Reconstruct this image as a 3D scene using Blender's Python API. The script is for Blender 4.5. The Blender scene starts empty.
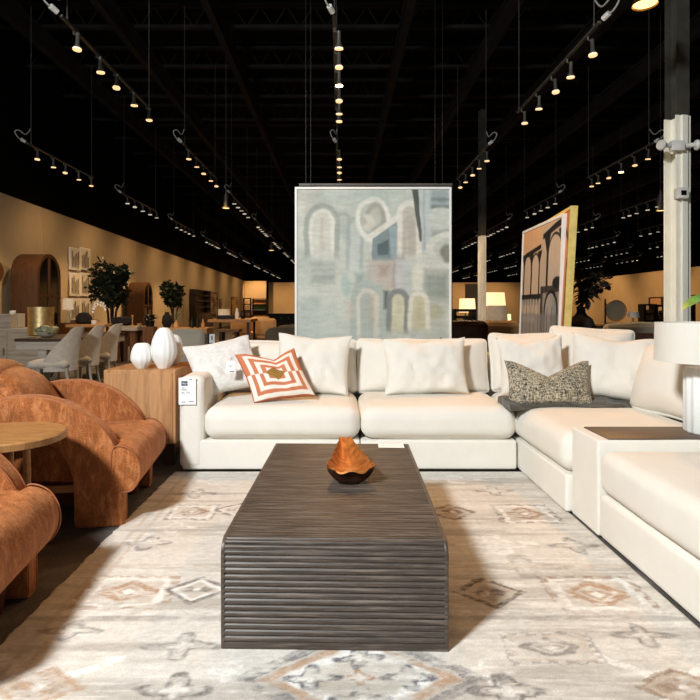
import bpy, bmesh, math, random
import numpy as np
from mathutils import Vector, Matrix, Euler, noise
random.seed(7); np.random.seed(7)
SC = bpy.context.scene
COL = SC.collection
PI = math.pi
R = math.radians
F, CX, CY, CAMZ = 570.0, 340.0, 308.0, 1.2

def at(px, py, D):
    """world point seen at pixel (px,py) at depth D"""
    return Vector(((px-CX)*D/F, D, CAMZ-(py-CY)*D/F))
def wx(px, D): return (px-CX)*D/F
def wz(py, D): return CAMZ-(py-CY)*D/F

# ------------------------------------------------------------------ materials
def S(r, g, b):
    f = lambda c: (c/255/12.92) if c/255 <= .04045 else ((c/255+.055)/1.055)**2.4
    return (f(r), f(g), f(b), 1)

class NT:
    def __init__(s, name):
        s.m = bpy.data.materials.new(name); s.m.use_nodes = True
        s.t = s.m.node_tree; s.b = s.t.nodes['Principled BSDF']
    def n(s, typ, **kw):
        nd = s.t.nodes.new(typ)
        for k, v in kw.items(): setattr(nd, k, v)
        return nd
    def l(s, a, b): s.t.links.new(a, b)
    def coords(s, scale=(1,1,1), rot=(0,0,0), src='Object'):
        tc = s.n('ShaderNodeTexCoord'); mp = s.n('ShaderNodeMapping')
        mp.inputs['Scale'].default_value = scale; mp.inputs['Rotation'].default_value = rot
        s.l(tc.outputs[src], mp.inputs['Vector']); return mp.outputs['Vector']
    def noise(s, vec, scale, detail=4, rough=.55, dist=0):
        nd = s.n('ShaderNodeTexNoise'); nd.inputs['Scale'].default_value = scale
        nd.inputs['Detail'].default_value = detail; nd.inputs['Roughness'].default_value = rough
        nd.inputs['Distortion'].default_value = dist
        s.l(vec, nd.inputs['Vector']); return nd.outputs['Fac']
    def ramp(s, fac, stops):
        nd = s.n('ShaderNodeValToRGB'); e = nd.color_ramp.elements
        while len(e) < len(stops): e.new(.5)
        for i, (p, c) in enumerate(stops): e[i].position = p; e[i].color = c
        s.l(fac, nd.inputs['Fac']); return nd.outputs['Color']
    def mix(s, fac, a, b, mode='MIX'):
        nd = s.n('ShaderNodeMix', data_type='RGBA', blend_type=mode)
        for sock, v in ((nd.inputs[0], fac), (nd.inputs[6], a), (nd.inputs[7], b)):
            if hasattr(v, 'is_linked'): s.l(v, sock)
            else: sock.default_value = v
        return nd.outputs[2]
    def bump(s, h, strength=.3, dist=.01):
        nd = s.n('ShaderNodeBump'); nd.inputs['Strength'].default_value = strength
        nd.inputs['Distance'].default_value = dist
        s.l(h, nd.inputs['Height']); s.l(nd.outputs['Normal'], s.b.inputs['Normal'])
    def set(s, color=None, rough=.6, metal=0, spec=.5, sheen=0, coat=0):
        if color is not None:
            if hasattr(color, 'is_linked'): s.l(color, s.b.inputs['Base Color'])
            else: s.b.inputs['Base Color'].default_value = color
        s.b.inputs['Roughness'].default_value = rough; s.b.inputs['Metallic'].default_value = metal
        s.b.inputs['Specular IOR Level'].default_value = spec
        s.b.inputs['Sheen Weight'].default_value = sheen; s.b.inputs['Coat Weight'].default_value = coat
        return s.m

def plain(name, c, rough=.6, metal=0, spec=.4, var=.12, scale=6, stretch=(1,1,1), bump=0, bscale=80, sheen=0):
    t = NT(name); v = t.coords(stretch)
    f = t.noise(v, scale)
    d = tuple(max(0, x*(1-var*1.6)) for x in c[:3])+(1,); u = tuple(min(1, x*(1+var)) for x in c[:3])+(1,)
    col = t.ramp(f, [(.3, d), (.7, u)])
    if bump: t.bump(t.noise(t.coords(), bscale, 3), bump, .004)
    return t.set(col, rough, metal, spec, sheen)

def emit(name, c, strength, base=(.8,.8,.8,1)):
    t = NT(name); t.b.inputs['Base Color'].default_value = base
    t.b.inputs['Emission Color'].default_value = c; t.b.inputs['Emission Strength'].default_value = strength
    try: t.m.cycles.emission_sampling = 'NONE'
    except Exception: pass
    return t.m

M = {}
def fabric(name, c, var=.05, weave=420, b=.25, sheen=.1, blot=3):
    t = NT(name); v = t.coords()
    f = t.noise(v, blot, 3); g = t.noise(v, weave, 2, .7)
    d = tuple(x*(1-var) for x in c[:3])+(1,); u = tuple(min(1, x*(1+var*.6)) for x in c[:3])+(1,)
    col = t.mix(.35, t.ramp(f, [(.3,d),(.7,u)]), t.ramp(g, [(.3,d),(.7,u)]))
    w = t.noise(t.coords((1,1,.6)), 9, 5, .62, .6)
    hm = t.n('ShaderNodeMath', operation='MULTIPLY_ADD'); hm.inputs[1].default_value = 6; t.l(w, hm.inputs[0]); t.l(g, hm.inputs[2])
    t.bump(hm.outputs[0], b, .003)
    return t.set(col, .9, 0, .15, sheen)
M['linen'] = fabric('cream_linen', S(229,225,214), .07)
M['boucle'] = fabric('white_boucle', S(226,224,218), .14, 160, .8, .2, 40)
M['grey_fabric'] = fabric('grey_velvet', S(188,178,164), .18, 200, .3, .4, 14)
M['grey_sofa'] = fabric('grey_upholstery', S(172,164,146), .1)
M['tan_fabric'] = fabric('tan_upholstery', S(205,160,110), .15)
M['olive_fabric'] = fabric('olive_upholstery', S(96,82,62), .2)
# crushed rust velvet
t = NT('rust_velvet'); v = t.coords((1,1,.75))
f1 = t.noise(v, 7, 6, .62, .8); f2 = t.noise(t.coords((1,1,.35)), 34, 4, .7, .5); f3 = t.noise(t.coords(), 180, 2)
c1 = t.ramp(f1, [(.34,S(70,31,14)),(.47,S(128,66,31)),(.58,S(164,91,46)),(.70,S(212,146,96))])
c2 = t.ramp(f2, [(.38,S(66,30,14)),(.50,S(138,73,37)),(.64,S(220,154,104))])
c3 = t.ramp(f3, [(.35,S(108,56,20)),(.65,S(194,122,60))])
col = t.mix(.45, t.mix(.5, c1, c2), c3)
t.bump(t.noise(t.coords(), 60, 5), .35, .006)
M['rust'] = t.set(col, .75, 0, .25, .35)
t.b.inputs['Sheen Tint'].default_value = S(240,180,130)
M['rust_shaded'] = plain('shaded_rust_velvet', S(70,34,22), .9, var=.3, scale=30)  # rust velvet darkened to carry the side table's shadow inside the arm arch
M['rust_leg'] = plain('rust_brown_leg', S(84,40,24), .5, var=.2, scale=12)
M['piping'] = plain('rust_piping', S(150,84,44), .6, var=.15, scale=30)
# tweed
t = NT('tweed'); a = t.noise(t.coords((1,1,.16)), 140, 2, .6); b = t.noise(t.coords((.16,1,1)), 140, 2, .6); c_ = t.noise(t.coords(), 14, 3)
ca = t.ramp(a, [(.42,S(34,32,28)),(.50,S(120,110,92)),(.57,S(240,230,206))])
cb = t.ramp(b, [(.42,S(30,28,24)),(.51,S(112,102,82)),(.58,S(232,220,192))])
col = t.mix(.5, ca, cb); col = t.mix(.35, col, t.ramp(c_, [(.4,S(70,64,52)),(.6,S(160,148,120))]))
t.bump(a, .5, .004); M['tweed'] = t.set(col, .95, 0, .1, .2)
M['olive_throw'] = fabric('olive_throw', S(86,82,70), .5, 150, .8, .2, 45)
M['flange'] = M['olive_throw']
# woods
def wood(name, c, dark, stretch=(1,1,14), scale=2.2, rough=.5, knots=False):
    t = NT(name); v = t.coords(stretch)
    f = t.noise(v, scale, 6, .6, .6); g = t.noise(v, scale*9, 3, .6)
    col = t.mix(.3, t.ramp(f, [(.28,dark),(.55,c),(.8,tuple(min(1,x*1.15) for x in c[:3])+(1,))]), t.ramp(g, [(.3,dark),(.7,c)]))
    if knots:
        vo = t.n('ShaderNodeTexVoronoi'); vo.inputs['Scale'].default_value = 2.6
        t.l(t.coords((1.6,1.6,.8)), vo.inputs['Vector'])
        k = t.ramp(vo.outputs['Distance'], [(.03,(1,1,1,1)),(.09,(0,0,0,1))])
        col = t.mix(k, col, dark)
    t.bump(g, .1, .003); return t.set(col, rough, 0, .4)
M['oak'] = wood('honey_oak', S(196,146,98), S(136,90,52), (14,14,1), 1.2, .55, True)
M['tan_wood'] = wood('tan_wood', S(190,140,90), S(130,86,48), (2,14,14))
M['table_wood'] = wood('table_top_wood', S(176,128,78), S(120,80,42), (3,14,1), 3, .4)
M['dark_wood'] = wood('dark_wood', S(66,46,32), S(30,20,14), (14,14,1))
M['cab_wood'] = wood('dark_walnut', S(84,54,28), S(46,28,14), (12,12,1))
M['mid_wood'] = wood('brown_wood', S(112,74,40), S(66,40,20), (12,12,1))
M['drift'] = wood('greyed_wood', S(176,168,154), S(132,122,108), (1,14,14))
M['tray_wood'] = wood('tray_wood', S(92,78,66), S(56,46,38), (1,16,16), 3)
# reeded dark table
t = NT('charcoal_reeded_oak'); f = t.noise(t.coords((1.5,40,40)), 3, 6, .65); g = t.noise(t.coords((5,150,150)), 4, 3)
col = t.mix(.4, t.ramp(f, [(.34,S(28,23,19)),(.5,S(60,51,44)),(.66,S(118,105,93))]), t.ramp(g, [(.3,S(40,34,30)),(.7,S(98,87,77))]))
t.bump(g, .12, .002); M['reed'] = t.set(col, .42, 0, .5)
M['gold'] = plain('hammered_gold', S(232,206,150), .38, 1, var=.15, scale=20, bump=.3, bscale=40)
M['brass'] = plain('brass', S(190,150,80), .35, 1, var=.1)
t = NT('hammered_copper'); vo = t.n('ShaderNodeTexVoronoi'); vo.inputs['Scale'].default_value = 90
t.l(t.coords(), vo.inputs['Vector']); f = t.noise(t.coords(), 25, 4)
col = t.ramp(f, [(.3,S(146,86,36)),(.6,S(194,124,60)),(.8,S(218,158,92))])
t.bump(vo.outputs['Distance'], .35, .002); M['copper'] = t.set(col, .5, .6, .5)
M['copper_dark'] = plain('patinated_copper', S(70,44,28), .55, .7, var=.3, scale=18)
M['white_gloss'] = plain('white_ceramic', S(234,236,232), .35, 0, .5, .03)
M['white_matte'] = plain('white_plaster', S(236,236,232), .6, 0, .3, .03, bump=.1)
M['shade'] = fabric('linen_lampshade', S(222,218,207), .03)
M['black'] = plain('black_metal', S(26,25,24), .45, .3, var=.15)
M['black_matte'] = plain('black_matte', S(22,20,19), .85, var=.2, bump=.3)
M['cable'] = plain('grey_cable', S(62,60,56), .6)
M['loop_cable'] = plain('pale_conduit', S(150,148,140), .6)
M['track'] = plain('track_metal', S(84,80,74), .45, .2)
M['connector'] = plain('white_plastic', S(205,203,196), .5)
M['ceil'] = plain('black_ceiling_paint', S(13,12,11), .9, spec=.1, var=.3, scale=1)
M['beam'] = plain('black_steel_paint', S(34,33,31), .8, spec=.15, var=.3, scale=2)
M['upper'] = plain('black_upper_wall', S(10,9,8), .95, spec=.05, var=.2)
M['colwhite'] = plain('painted_steel', S(236,232,216), .5, spec=.4, var=.06, scale=3, bump=.1, bscale=30)
M['colblack'] = plain('black_painted_steel', S(64,62,54), .6, spec=.3, var=.2)
M['paper'] = plain('white_card', S(246,246,244), .6, var=.01)
M['navy'] = plain('navy_print', S(28,48,84), .6, var=.05)
M['ink'] = plain('grey_print', S(120,120,124), .7, var=.05)
M['red'] = plain('red_cord', S(170,40,40), .7)
M['leaf'] = plain('dark_leaf', S(34,44,26), .6, var=.4, scale=9)
M['leaf_black'] = plain('near_black_leaf', S(26,26,20), .7, var=.3, scale=9)
M['leaf_bright'] = plain('bright_leaf', S(80,160,60), .35, spec=.5, var=.25, scale=14)
M['bark'] = plain('bark', S(60,44,32), .9, var=.3, scale=30)
M['petal'] = plain('white_petal', S(240,236,228), .6, var=.04)
M['glass_dark'] = plain('dark_cabinet_glass', S(16,15,14), .12, 0, .6, .2)
M['mirror'] = plain('mirror_glass', S(176,164,140), .35, .25, var=.02)  # warm beige reflection put into the colour; the glass itself barely mirrors
M['leather'] = plain('brown_leather', S(74,42,28), .45, spec=.4, var=.25, scale=8)
M['green_glass'] = plain('moss_green', S(120,124,96), .5, var=.4, scale=30)
M['led'] = emit('warm_led', (1,.60,.27,1), 1.25)
M['led_hot'] = emit('warm_led_bright', (1,.60,.22,1), 14)
M['led_cool'] = emit('soft_led', (1,.84,.64,1), .5)
M['dim_shade'] = emit('softly_lit_lampshade', (1,.78,.5,1), .35)
M['lit_shade'] = emit('lit_lampshade', (1,.66,.30,1), 1.5)
M['pend_in'] = emit('pendant_inside', (1,.58,.2,1), 2.6)
# wall
t = NT('beige_wall'); v = t.coords((1,1,1)); f = t.noise(v, .7, 3); g = t.noise(t.coords((8,8,.6)), 4, 3)
col = t.mix(.3, t.ramp(f, [(.3,S(190,168,132)),(.7,S(206,184,148))]), t.ramp(g, [(.3,S(178,152,116)),(.7,S(202,178,142))]))
t.bump(t.noise(v, 60, 3), .08, .01); M['wall'] = t.set(col, .85, 0, .2)
# floor
t = NT('dark_carpet'); f = t.noise(t.coords(), 2.4, 4, .6, .5); g = t.noise(t.coords(), 120, 2)
col = t.mix(.4, t.ramp(f, [(.35,S(62,58,55)),(.5,S(84,80,76)),(.62,S(122,116,110))]), t.ramp(g, [(.3,S(60,56,53)),(.7,S(126,120,112))]))
t.bump(g, .4, .004); M['floor'] = t.set(col, .9, 0, .2)

def vcol_mat(name, rough=.8, spec=.2, grain=60, amt=.12, bump=.1, stretch=(1,1,1), sheen=0):
    t = NT(name); a = t.n('ShaderNodeVertexColor'); a.layer_name = 'Col'
    g = t.noise(t.coords(stretch), grain, 4, .65)
    k = t.ramp(g, [(.25,(1-amt*2,)*3+(1,)),(.75,(1,1,1,1))])
    col = t.mix(1.0, a.outputs['Color'], k, 'MULTIPLY')
    if bump: t.bump(g, bump, .004)
    return t.set(col, rough, 0, spec, sheen)

# ------------------------------------------------------------------ objects
def tag(o, label=None, cat=None, group=None, kind=None):
    if label: o['label'] = label
    if cat: o['category'] = cat
    if group: o['group'] = group
    if kind: o['kind'] = kind
    return o
def thing(name, label, cat, loc=(0,0,0), rz=0, group=None):
    o = bpy.data.objects.new(name, None); COL.objects.link(o)
    o.empty_display_size = .1
    o.location = loc; o.rotation_euler = (0,0,rz)
    return tag(o, label, cat, group)
def obj(name, bm, mats, parent=None, smooth=True, loc=None, rot=None):
    me = bpy.data.meshes.new(name)
    bmesh.ops.recalc_face_normals(bm, faces=bm.faces)
    bm.to_mesh(me); bm.free()
    if not isinstance(mats, (list, tuple)): mats = [mats]
    for m in mats: me.materials.append(m)
    if smooth:
        for p in me.polygons: p.use_smooth = True
        try: me.set_sharp_from_angle(angle=R(38))
        except Exception: pass
    o = bpy.data.objects.new(name, me); COL.objects.link(o)
    if parent is not None: o.parent = parent
    if loc is not None: o.location = loc
    if rot is not None: o.rotation_euler = rot
    return o
def one(name, bm, mats, label, cat, loc=(0,0,0), rz=0, group=None, smooth=True):
    return tag(obj(name, bm, mats, None, smooth, loc, (0,0,rz)), label, cat, group)
def struct(name, bm, mats, smooth=False, parent=None):
    o = obj(name, bm, mats, parent, smooth)
    if parent is None: o['kind'] = 'structure'
    return o
def dup(root, loc=None, rz=None, label=None, group=None):
    r = root.copy(); COL.objects.link(r)
    if loc is not None: r.location = loc
    if rz is not None: r.rotation_euler = (0,0,rz)
    if label: r['label'] = label
    if group: r['group'] = group
    for ch in list(root.children):
        c = ch.copy(); COL.objects.link(c); c.parent = r
        for g in list(ch.children):
            d = g.copy(); COL.objects.link(d); d.parent = c
    return r
BM = bmesh.new
def box(bm, x0, x1, y0, y1, z0, z1, bev=0, seg=2, rot=None, mi=0):
    v = bmesh.ops.create_cube(bm, size=1)['verts']
    c = Vector(((x0+x1)/2,(y0+y1)/2,(z0+z1)/2))
    for q in v: q.co = Vector((q.co.x*(x1-x0), q.co.y*(y1-y0), q.co.z*(z1-z0)))
    es = list({e for q in v for e in q.link_edges}); fs = list({f for q in v for f in q.link_faces})
    vs = v
    if bev:
        r = bmesh.ops.bevel(bm, geom=es, offset=bev, segments=seg, affect='EDGES', profile=.5)
        vs = list({q for f in r['faces'] for q in f.verts}); 
        seen = set(vs); st = list(vs)
        while st:
            q = st.pop()
            for e in q.link_edges:
                w = e.other_vert(q)
                if w not in seen: seen.add(w); st.append(w)
        vs = list(seen)
    if rot is not None:
        m = Euler(rot).to_matrix()
        for q in vs: q.co = m @ q.co
    for q in vs: q.co += c
    if mi:
        for f in {f for q in vs for f in q.link_faces}: f.material_index = mi
    return vs
def tube(bm, pts, r, seg=8, cap=True, closed=False, mi=0):
    pts = [Vector(p) for p in pts]; rr = r if isinstance(r, (list,tuple)) else [r]*len(pts)
    rings = []; up = Vector((0,0,1)); n = len(pts); prev = None
    for i, p in enumerate(pts):
        a = pts[(i-1) % n] if (closed or i > 0) else p; b = pts[(i+1) % n] if (closed or i < n-1) else p
        d = (b-a)
        d = d.normalized() if d.length > 1e-9 else Vector((0,0,1))
        if prev is None:
            s = d.cross(up)
            if s.length < .05: s = d.cross(Vector((1,0,0)))
        else: s = prev - d*prev.dot(d)
        s.normalize(); prev = s; t = d.cross(s)
        rings.append([bm.verts.new(p+(s*math.cos(2*PI*k/seg)+t*math.sin(2*PI*k/seg))*rr[i]) for k in range(seg)])
    fs = []
    for i in range(n if closed else n-1):
        A, B = rings[i], rings[(i+1) % n]
        for k in range(seg): fs.append(bm.faces.new((A[k],A[(k+1)%seg],B[(k+1)%seg],B[k])))
    if cap and not closed:
        fs.append(bm.faces.new(rings[0][::-1])); fs.append(bm.faces.new(rings[-1]))
    for f in fs: f.material_index = mi
def lathe(bm, prof, seg=32, c=(0,0,0), flute=0, nfl=0, cap=True, mi=0):
    rings = []
    for (r, z) in prof:
        if r < 1e-6: rings.append([bm.verts.new((c[0],c[1],c[2]+z))]); continue
        rings.append([bm.verts.new((c[0]+r*(1+flute*math.cos(nfl*2*PI*k/seg))*math.cos(2*PI*k/seg), c[1]+r*(1+flute*math.cos(nfl*2*PI*k/seg))*math.sin(2*PI*k/seg), c[2]+z)) for k in range(seg)])
    fs = []
    for A, B in zip(rings, rings[1:]):
        if len(A) == 1 and len(B) == 1: continue
        for k in range(seg):
            j = (k+1) % seg
            if len(A) == 1: fs.append(bm.faces.new((A[0],B[j],B[k])))
            elif len(B) == 1: fs.append(bm.faces.new((A[k],A[j],B[0])))
            else: fs.append(bm.faces.new((A[k],A[j],B[j],B[k])))
    if cap:
        if len(rings[0]) > 1: fs.append(bm.faces.new(rings[0][::-1]))
        if len(rings[-1]) > 1: fs.append(bm.faces.new(rings[-1]))
    for f in fs: f.material_index = mi
def rbox(bm, c, size, r, n=8, crown=(0,0,0), nz=0, nsc=3, seed=0, rot=None, fn=None):
    """rounded, puffed cushion block"""
    H = [s/2 for s in size]
    def axis(h):
        rr = min(r, h*.98)
        e = [-h+rr*q for q in (0,.18,.42,.7)]
        mid = list(np.linspace(-h+rr, h-rr, n)) if h-rr > 1e-3 else [0]
        return e+mid+[-q for q in e[::-1]]
    A = [axis(h) for h in H]; vd = {}
    m = Euler(rot).to_matrix() if rot is not None else None
    def vert(p):
        key = tuple(round(q, 5) for q in p)
        if key in vd: return vd[key]
        q = [max(-(H[i]-min(r,H[i]*.98)), min(H[i]-min(r,H[i]*.98), p[i])) for i in range(3)]
        d = Vector([p[i]-q[i] for i in range(3)])
        co = Vector(q)+(d.normalized()*min(r, min(H)*.98) if d.length > 1e-6 else d)
        u = [p[i]/H[i] for i in range(3)]
        for i in range(3):
            j, k = (i+1) % 3, (i+2) % 3
            co[i] += crown[i]*u[i]*max(0,1-abs(u[j])**2.5)*max(0,1-abs(u[k])**2.5)
        if nz: co += Vector((noise.noise(co*nsc+Vector((seed,0,0))), noise.noise(co*nsc+Vector((0,seed+5,0))), noise.noise(co*nsc+Vector((0,0,seed+9)))))*nz
        if fn: co = fn(co, u)
        if m is not None: co = m @ co
        vd[key] = bm.verts.new(co+Vector(c)); return vd[key]
    for i in range(3):
        j, k = (i+1) % 3, (i+2) % 3
        for s in (-1,1):
            for a in range(len(A[j])-1):
                for b in range(len(A[k])-1):
                    P = []
                    for (x, y) in ((a,b),(a+1,b),(a+1,b+1),(a,b+1)):
                        p = [0,0,0]; p[i] = s*H[i]; p[j] = A[j][x]; p[k] = A[k][y]; P.append(vert(p))
                    if len(set(P)) >= 3:
                        try: bm.faces.new(P if len(set(P)) == 4 else list(dict.fromkeys(P)))
                        except ValueError: pass
def prism(bm, pts, y0, y1, bev=0, seg=3, axis='y'):
    """outline (x,z) extruded along y"""
    n = len(pts); f = lambda p, y: (p[0], y, p[1]) if axis == 'y' else (y, p[0], p[1])
    A = [bm.verts.new(f(p,y0)) for p in pts]; B = [bm.verts.new(f(p,y1)) for p in pts]
    fa = bm.faces.new(A); fb = bm.faces.new(B[::-1])
    for i in range(n): bm.faces.new((A[i],B[i],B[(i+1)%n],A[(i+1)%n]))
    if bev:
        es = list(set(fa.edges)|set(fb.edges))
        bmesh.ops.bevel(bm, geom=es, offset=bev, segments=seg, affect='EDGES', profile=.5)
def spline(P, n=6, closed=False):
    P = [Vector(p) for p in P]; out = []; N = len(P)
    for i in range(N if closed else N-1):
        p0 = P[(i-1)%N] if closed or i > 0 else P[0]; p1 = P[i]; p2 = P[(i+1)%N]; p3 = P[(i+2)%N] if closed or i+2 < N else P[-1]
        for k in range(n):
            t = k/n
            out.append(.5*((2*p1)+(p2-p0)*t+(2*p0-5*p1+4*p2-p3)*t*t+(3*p1-p0-3*p2+p3)*t**3))
    if not closed: out.append(P[-1])
    return out
def grid_colors(o, cols):
    """per-vertex colours (linear rgb array)"""
    a = o.data.color_attributes.new('Col', 'FLOAT_COLOR', 'POINT')
    arr = np.ones((len(o.data.vertices), 4), dtype=np.float32); arr[:, :3] = cols
    a.data.foreach_set('color', arr.ravel())
def lin(c): 
    c = np.asarray(c, dtype=float)/255; return np.where(c <= .04045, c/12.92, ((c+.055)/1.055)**2.4)
def vnoise(x, y, sx, sy, seed=0, oct=3):
    """value noise on arrays"""
    rng = np.random.RandomState(seed); T = rng.rand(256,256); out = np.zeros_like(x); amp = 1; tot = 0
    for o_ in range(oct):
        u = x*sx*2**o_+o_*17.3; v = y*sy*2**o_+o_*9.1
        i = np.floor(u).astype(int); j = np.floor(v).astype(int); a = u-i; b = v-j
        a = a*a*(3-2*a); b = b*b*(3-2*b)
        g = lambda p, q: T[p % 256, q % 256]
        out += amp*((g(i,j)*(1-a)+g(i+1,j)*a)*(1-b)+(g(i,j+1)*(1-a)+g(i+1,j+1)*a)*b); tot += amp; amp *= .55
    return out/tot
def pillow(name, label, w, h, t, mat, base, lean=0, rz=0, roll=0, chop=0, seed=0, n=26, group=None, color=None, cat='pillow', wr=.011, pinch=.07, flange=0, cpos=0, slump=0, shear=0):
    """knife-edge pillow; base = point under the middle of its bottom edge; leans back by lean"""
    bm = BM(); rows = {}; uv = []
    ex = .42
    for s in (-1,1):
        for i in range(n+1):
            for j in range(n+1):
                u = -1+2*i/n; v = -1+2*j/n
                u = math.sin(u*PI/2)*.35+u*.65; v = math.sin(v*PI/2)*.35+v*.65
                edge = i in (0,n) or j in (0,n)
                if edge and s == 1: continue
                x = w/2*u*(1-pinch*(1-v*v)); z = h/2*v*(1-pinch*(1-u*u))
                th = max(0,(1-u*u)*(1-v*v))**ex
                up = (v+1)/2
                g = max(0,1-abs(u-cpos)/.85)**1.25
                z -= chop*g*up**1.6
                th *= 1-.45*(chop/.12)*math.exp(-((u-cpos)/.28)**2)*up if chop else 1
                z -= slump*h*(1-up)*0
                th *= 1+.28*(1-up)-.12*up
                y = s*t/2*th
                p = Vector((x,y,z))
                if wr: y += s*wr*th*2.2*noise.noise(Vector((x*9+seed*3.1, z*9, s*4+seed)))+s*wr*1.5*th*noise.noise(Vector((x*22, z*14+seed, 3)))
                z += wr*1.2*noise.noise(Vector((u*2.2+seed, v*2.2, 1)))
                p = Vector((x,y,z))
                rows[(s,i,j)] = bm.verts.new(p); uv.append((u,v,s))
    gv = lambda s,i,j: rows[(-1,i,j)] if (s == 1 and (i in (0,n) or j in (0,n))) else rows[(s,i,j)]
    for s in (-1,1):
        for i in range(n):
            for j in range(n): bm.faces.new((gv(s,i,j),gv(s,i+1,j),gv(s,i+1,j+1),gv(s,i,j+1)))
    # roll in plane, then lift so that its lowest point rests at 0, lean, turn
    for q in bm.verts: q.co.x -= shear*q.co.z
    mr = Matrix.Rotation(-roll, 3, 'Y'); ml = Matrix.Rotation(-lean, 3, 'X')
    for q in bm.verts: q.co = ml @ (mr @ q.co)
    zmin = min(q.co.z for q in bm.verts)
    for q in bm.verts: q.co.z -= zmin
    o = tag(obj(name, bm, mat, None, True, base, (0,0,rz)), label, cat, group)
    if color: grid_colors(o, color(np.array(uv)))
    return o
def text_mesh(s, size, mat, parent, loc, rot, name):
    cu = bpy.data.curves.new('t','FONT'); cu.body = s; cu.size = size
    to = bpy.data.objects.new('t', cu); COL.objects.link(to)
    dg = bpy.context.evaluated_depsgraph_get(); dg.update()
    me = bpy.data.meshes.new_from_object(to.evaluated_get(dg)); bpy.data.objects.remove(to)
    me.name = name; me.materials.clear(); me.materials.append(mat)
    o = bpy.data.objects.new(name, me); COL.objects.link(o); o.parent = parent; o.location = loc; o.rotation_euler = rot
    return o
# ------------------------------------------------------------------ camera
cam = bpy.data.objects.new('camera', bpy.data.cameras.new('camera')); COL.objects.link(cam)
cam.location = (0,0,CAMZ); cam.rotation_euler = (PI/2,0,0)
cam.data.sensor_width = 36; cam.data.lens = 36*F/700
cam.data.shift_x = (350-CX)/700; cam.data.shift_y = -(350-CY)/700
cam.data.clip_end = 200; SC.camera = cam

# ------------------------------------------------------------------ room
WT = 3.45; HC = 7.0
bm = BM(); box(bm, -14, 26, -3, 58, -.1, 0); struct('floor', bm, M['floor'])
bm = BM(); box(bm, -14, 26, -3, 58, HC, HC+.1)
for i in range(60): box(bm, -14, 26, 1+i*.95, 1+i*.95+.5, HC-.04, HC)
struct('ceiling', bm, M['ceil'])
# left wall, slightly converging line through two points
LA = Vector((-6.22,0)); LB = Vector((-8.0,50))
def lw(D): return -6.22-1.78*D/50
def wall_bm(a, b, z0, z1, th, bm):
    d = (b-a).normalized(); nrm = Vector((-d.y,d.x))*th
    P = [a,b,b+nrm,a+nrm]
    lo = [bm.verts.new((p.x,p.y,z0)) for p in P]; hi = [bm.verts.new((p.x,p.y,z1)) for p in P]
    bm.faces.new(lo[::-1]); bm.faces.new(hi)
    for i in range(4): bm.faces.new((lo[i],lo[(i+1)%4],hi[(i+1)%4],hi[i]))
bm = BM(); wall_bm(Vector((lw(-3),-3)), LB, 0, WT, .15, bm); struct('wall_left', bm, M['wall'])
bm = BM(); wall_bm(Vector((lw(-3)-.2,-3)), LB+Vector((-.2,4)), 0, HC, .15, bm); struct('wall_left_upper', bm, M['upper'])
bm = BM(); box(bm, -8.0, -6.15, 47.5, 47.7, 0, WT); box(bm, -6.15, 22, 49, 49.2, 0, WT*.985); struct('wall_back', bm, M['wall'])
bm = BM(); box(bm, -14, 26, 54.5, 54.7, 0, HC); struct('wall_back_upper', bm, M['upper'])
bm = BM(); box(bm, 19.4, 19.6, 8, 49.2, 0, WT); struct('wall_right', bm, M['wall'])
bm = BM(); box(bm, 24, 24.2, -3, 58, 0, HC); struct('wall_right_upper', bm, M['upper'])
for i, D in enumerate((12.75, 19.2, 26)):
    bm = BM(); x = lw(D); box(bm, x-.01, x+.02, D-.02, D+.02, 0, WT-.01); struct('trim_%d' % (i+1), bm, M['wall'])
# ceiling steel: cross joists and long girders
jb = BM(); box(jb, -14, 26, -.05, .05, HC-.16, HC-.1); box(jb, -14, 26, -.05, .05, HC-.56, HC-.5)
for i in range(80):
    x = -14+i*.5; tube(jb, [(x,0,HC-.13),(x+.25,0,HC-.53)], .012, 4, False); tube(jb, [(x+.25,0,HC-.53),(x+.5,0,HC-.13)], .012, 4, False)
j0 = struct('beam', jb, M['beam'])
for i in range(26):
    j = j0 if i == 0 else j0.copy()
    if i: COL.objects.link(j)
    j.location = (0, 7.2+i*1.75, 0)
gb = BM(); box(gb, -.06, .06, 0, 52, HC-.62, HC-.56); box(gb, -.02, .02, 0, 52, HC-.9, HC-.62); box(gb, -.06, .06, 0, 52, HC-.94, HC-.9)
g0 = struct('beam_long', gb, M['beam'])
for i, x in enumerate((-9.1,-7.4,-5.6,-3.9,-2.15,1.15,2.85,4.6,6.4,8.1,10,12,14,16)):
    g = g0 if i == 0 else g0.copy()
    if i: COL.objects.link(g)
    g.location = (x,0,0)

# steel columns
def column(name, label, x, D, ztop, rz, s=.2):
    c = thing(name, label, 'column', (x,D,0), rz)
    for nm, m, z0, z1 in (('painted_shaft', M['colwhite'], 0, ztop), ('black_shaft', M['colblack'], ztop, HC-.94)):
        bm = BM(); k = .0 if m is M['colwhite'] else -.006
        box(bm, -s/2-k, s/2+k, -s/2-k, -s/2+.016+k, z0, z1); box(bm, -s/2-k, s/2+k, s/2-.016-k, s/2+k, z0, z1); box(bm, -.008-k, .008+k, -s/2+.01, s/2-.01, z0, z1)
        if m is M['colwhite']: box(bm, -.03, .03, -s/2-.022, -s/2, z0, z1, .004)
        obj(nm, bm, m, c, False)
    return c
column('steel_column', 'pale painted steel column with black top, behind the white drum lamp', wx(677,5.2), 5.2, wz(118,5.2), R(12), .15)
column('steel_column', 'distant slim steel column lit tan, seen right of the abstract painting', wx(482,14), 14, wz(236,14), R(14), .15)
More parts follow.
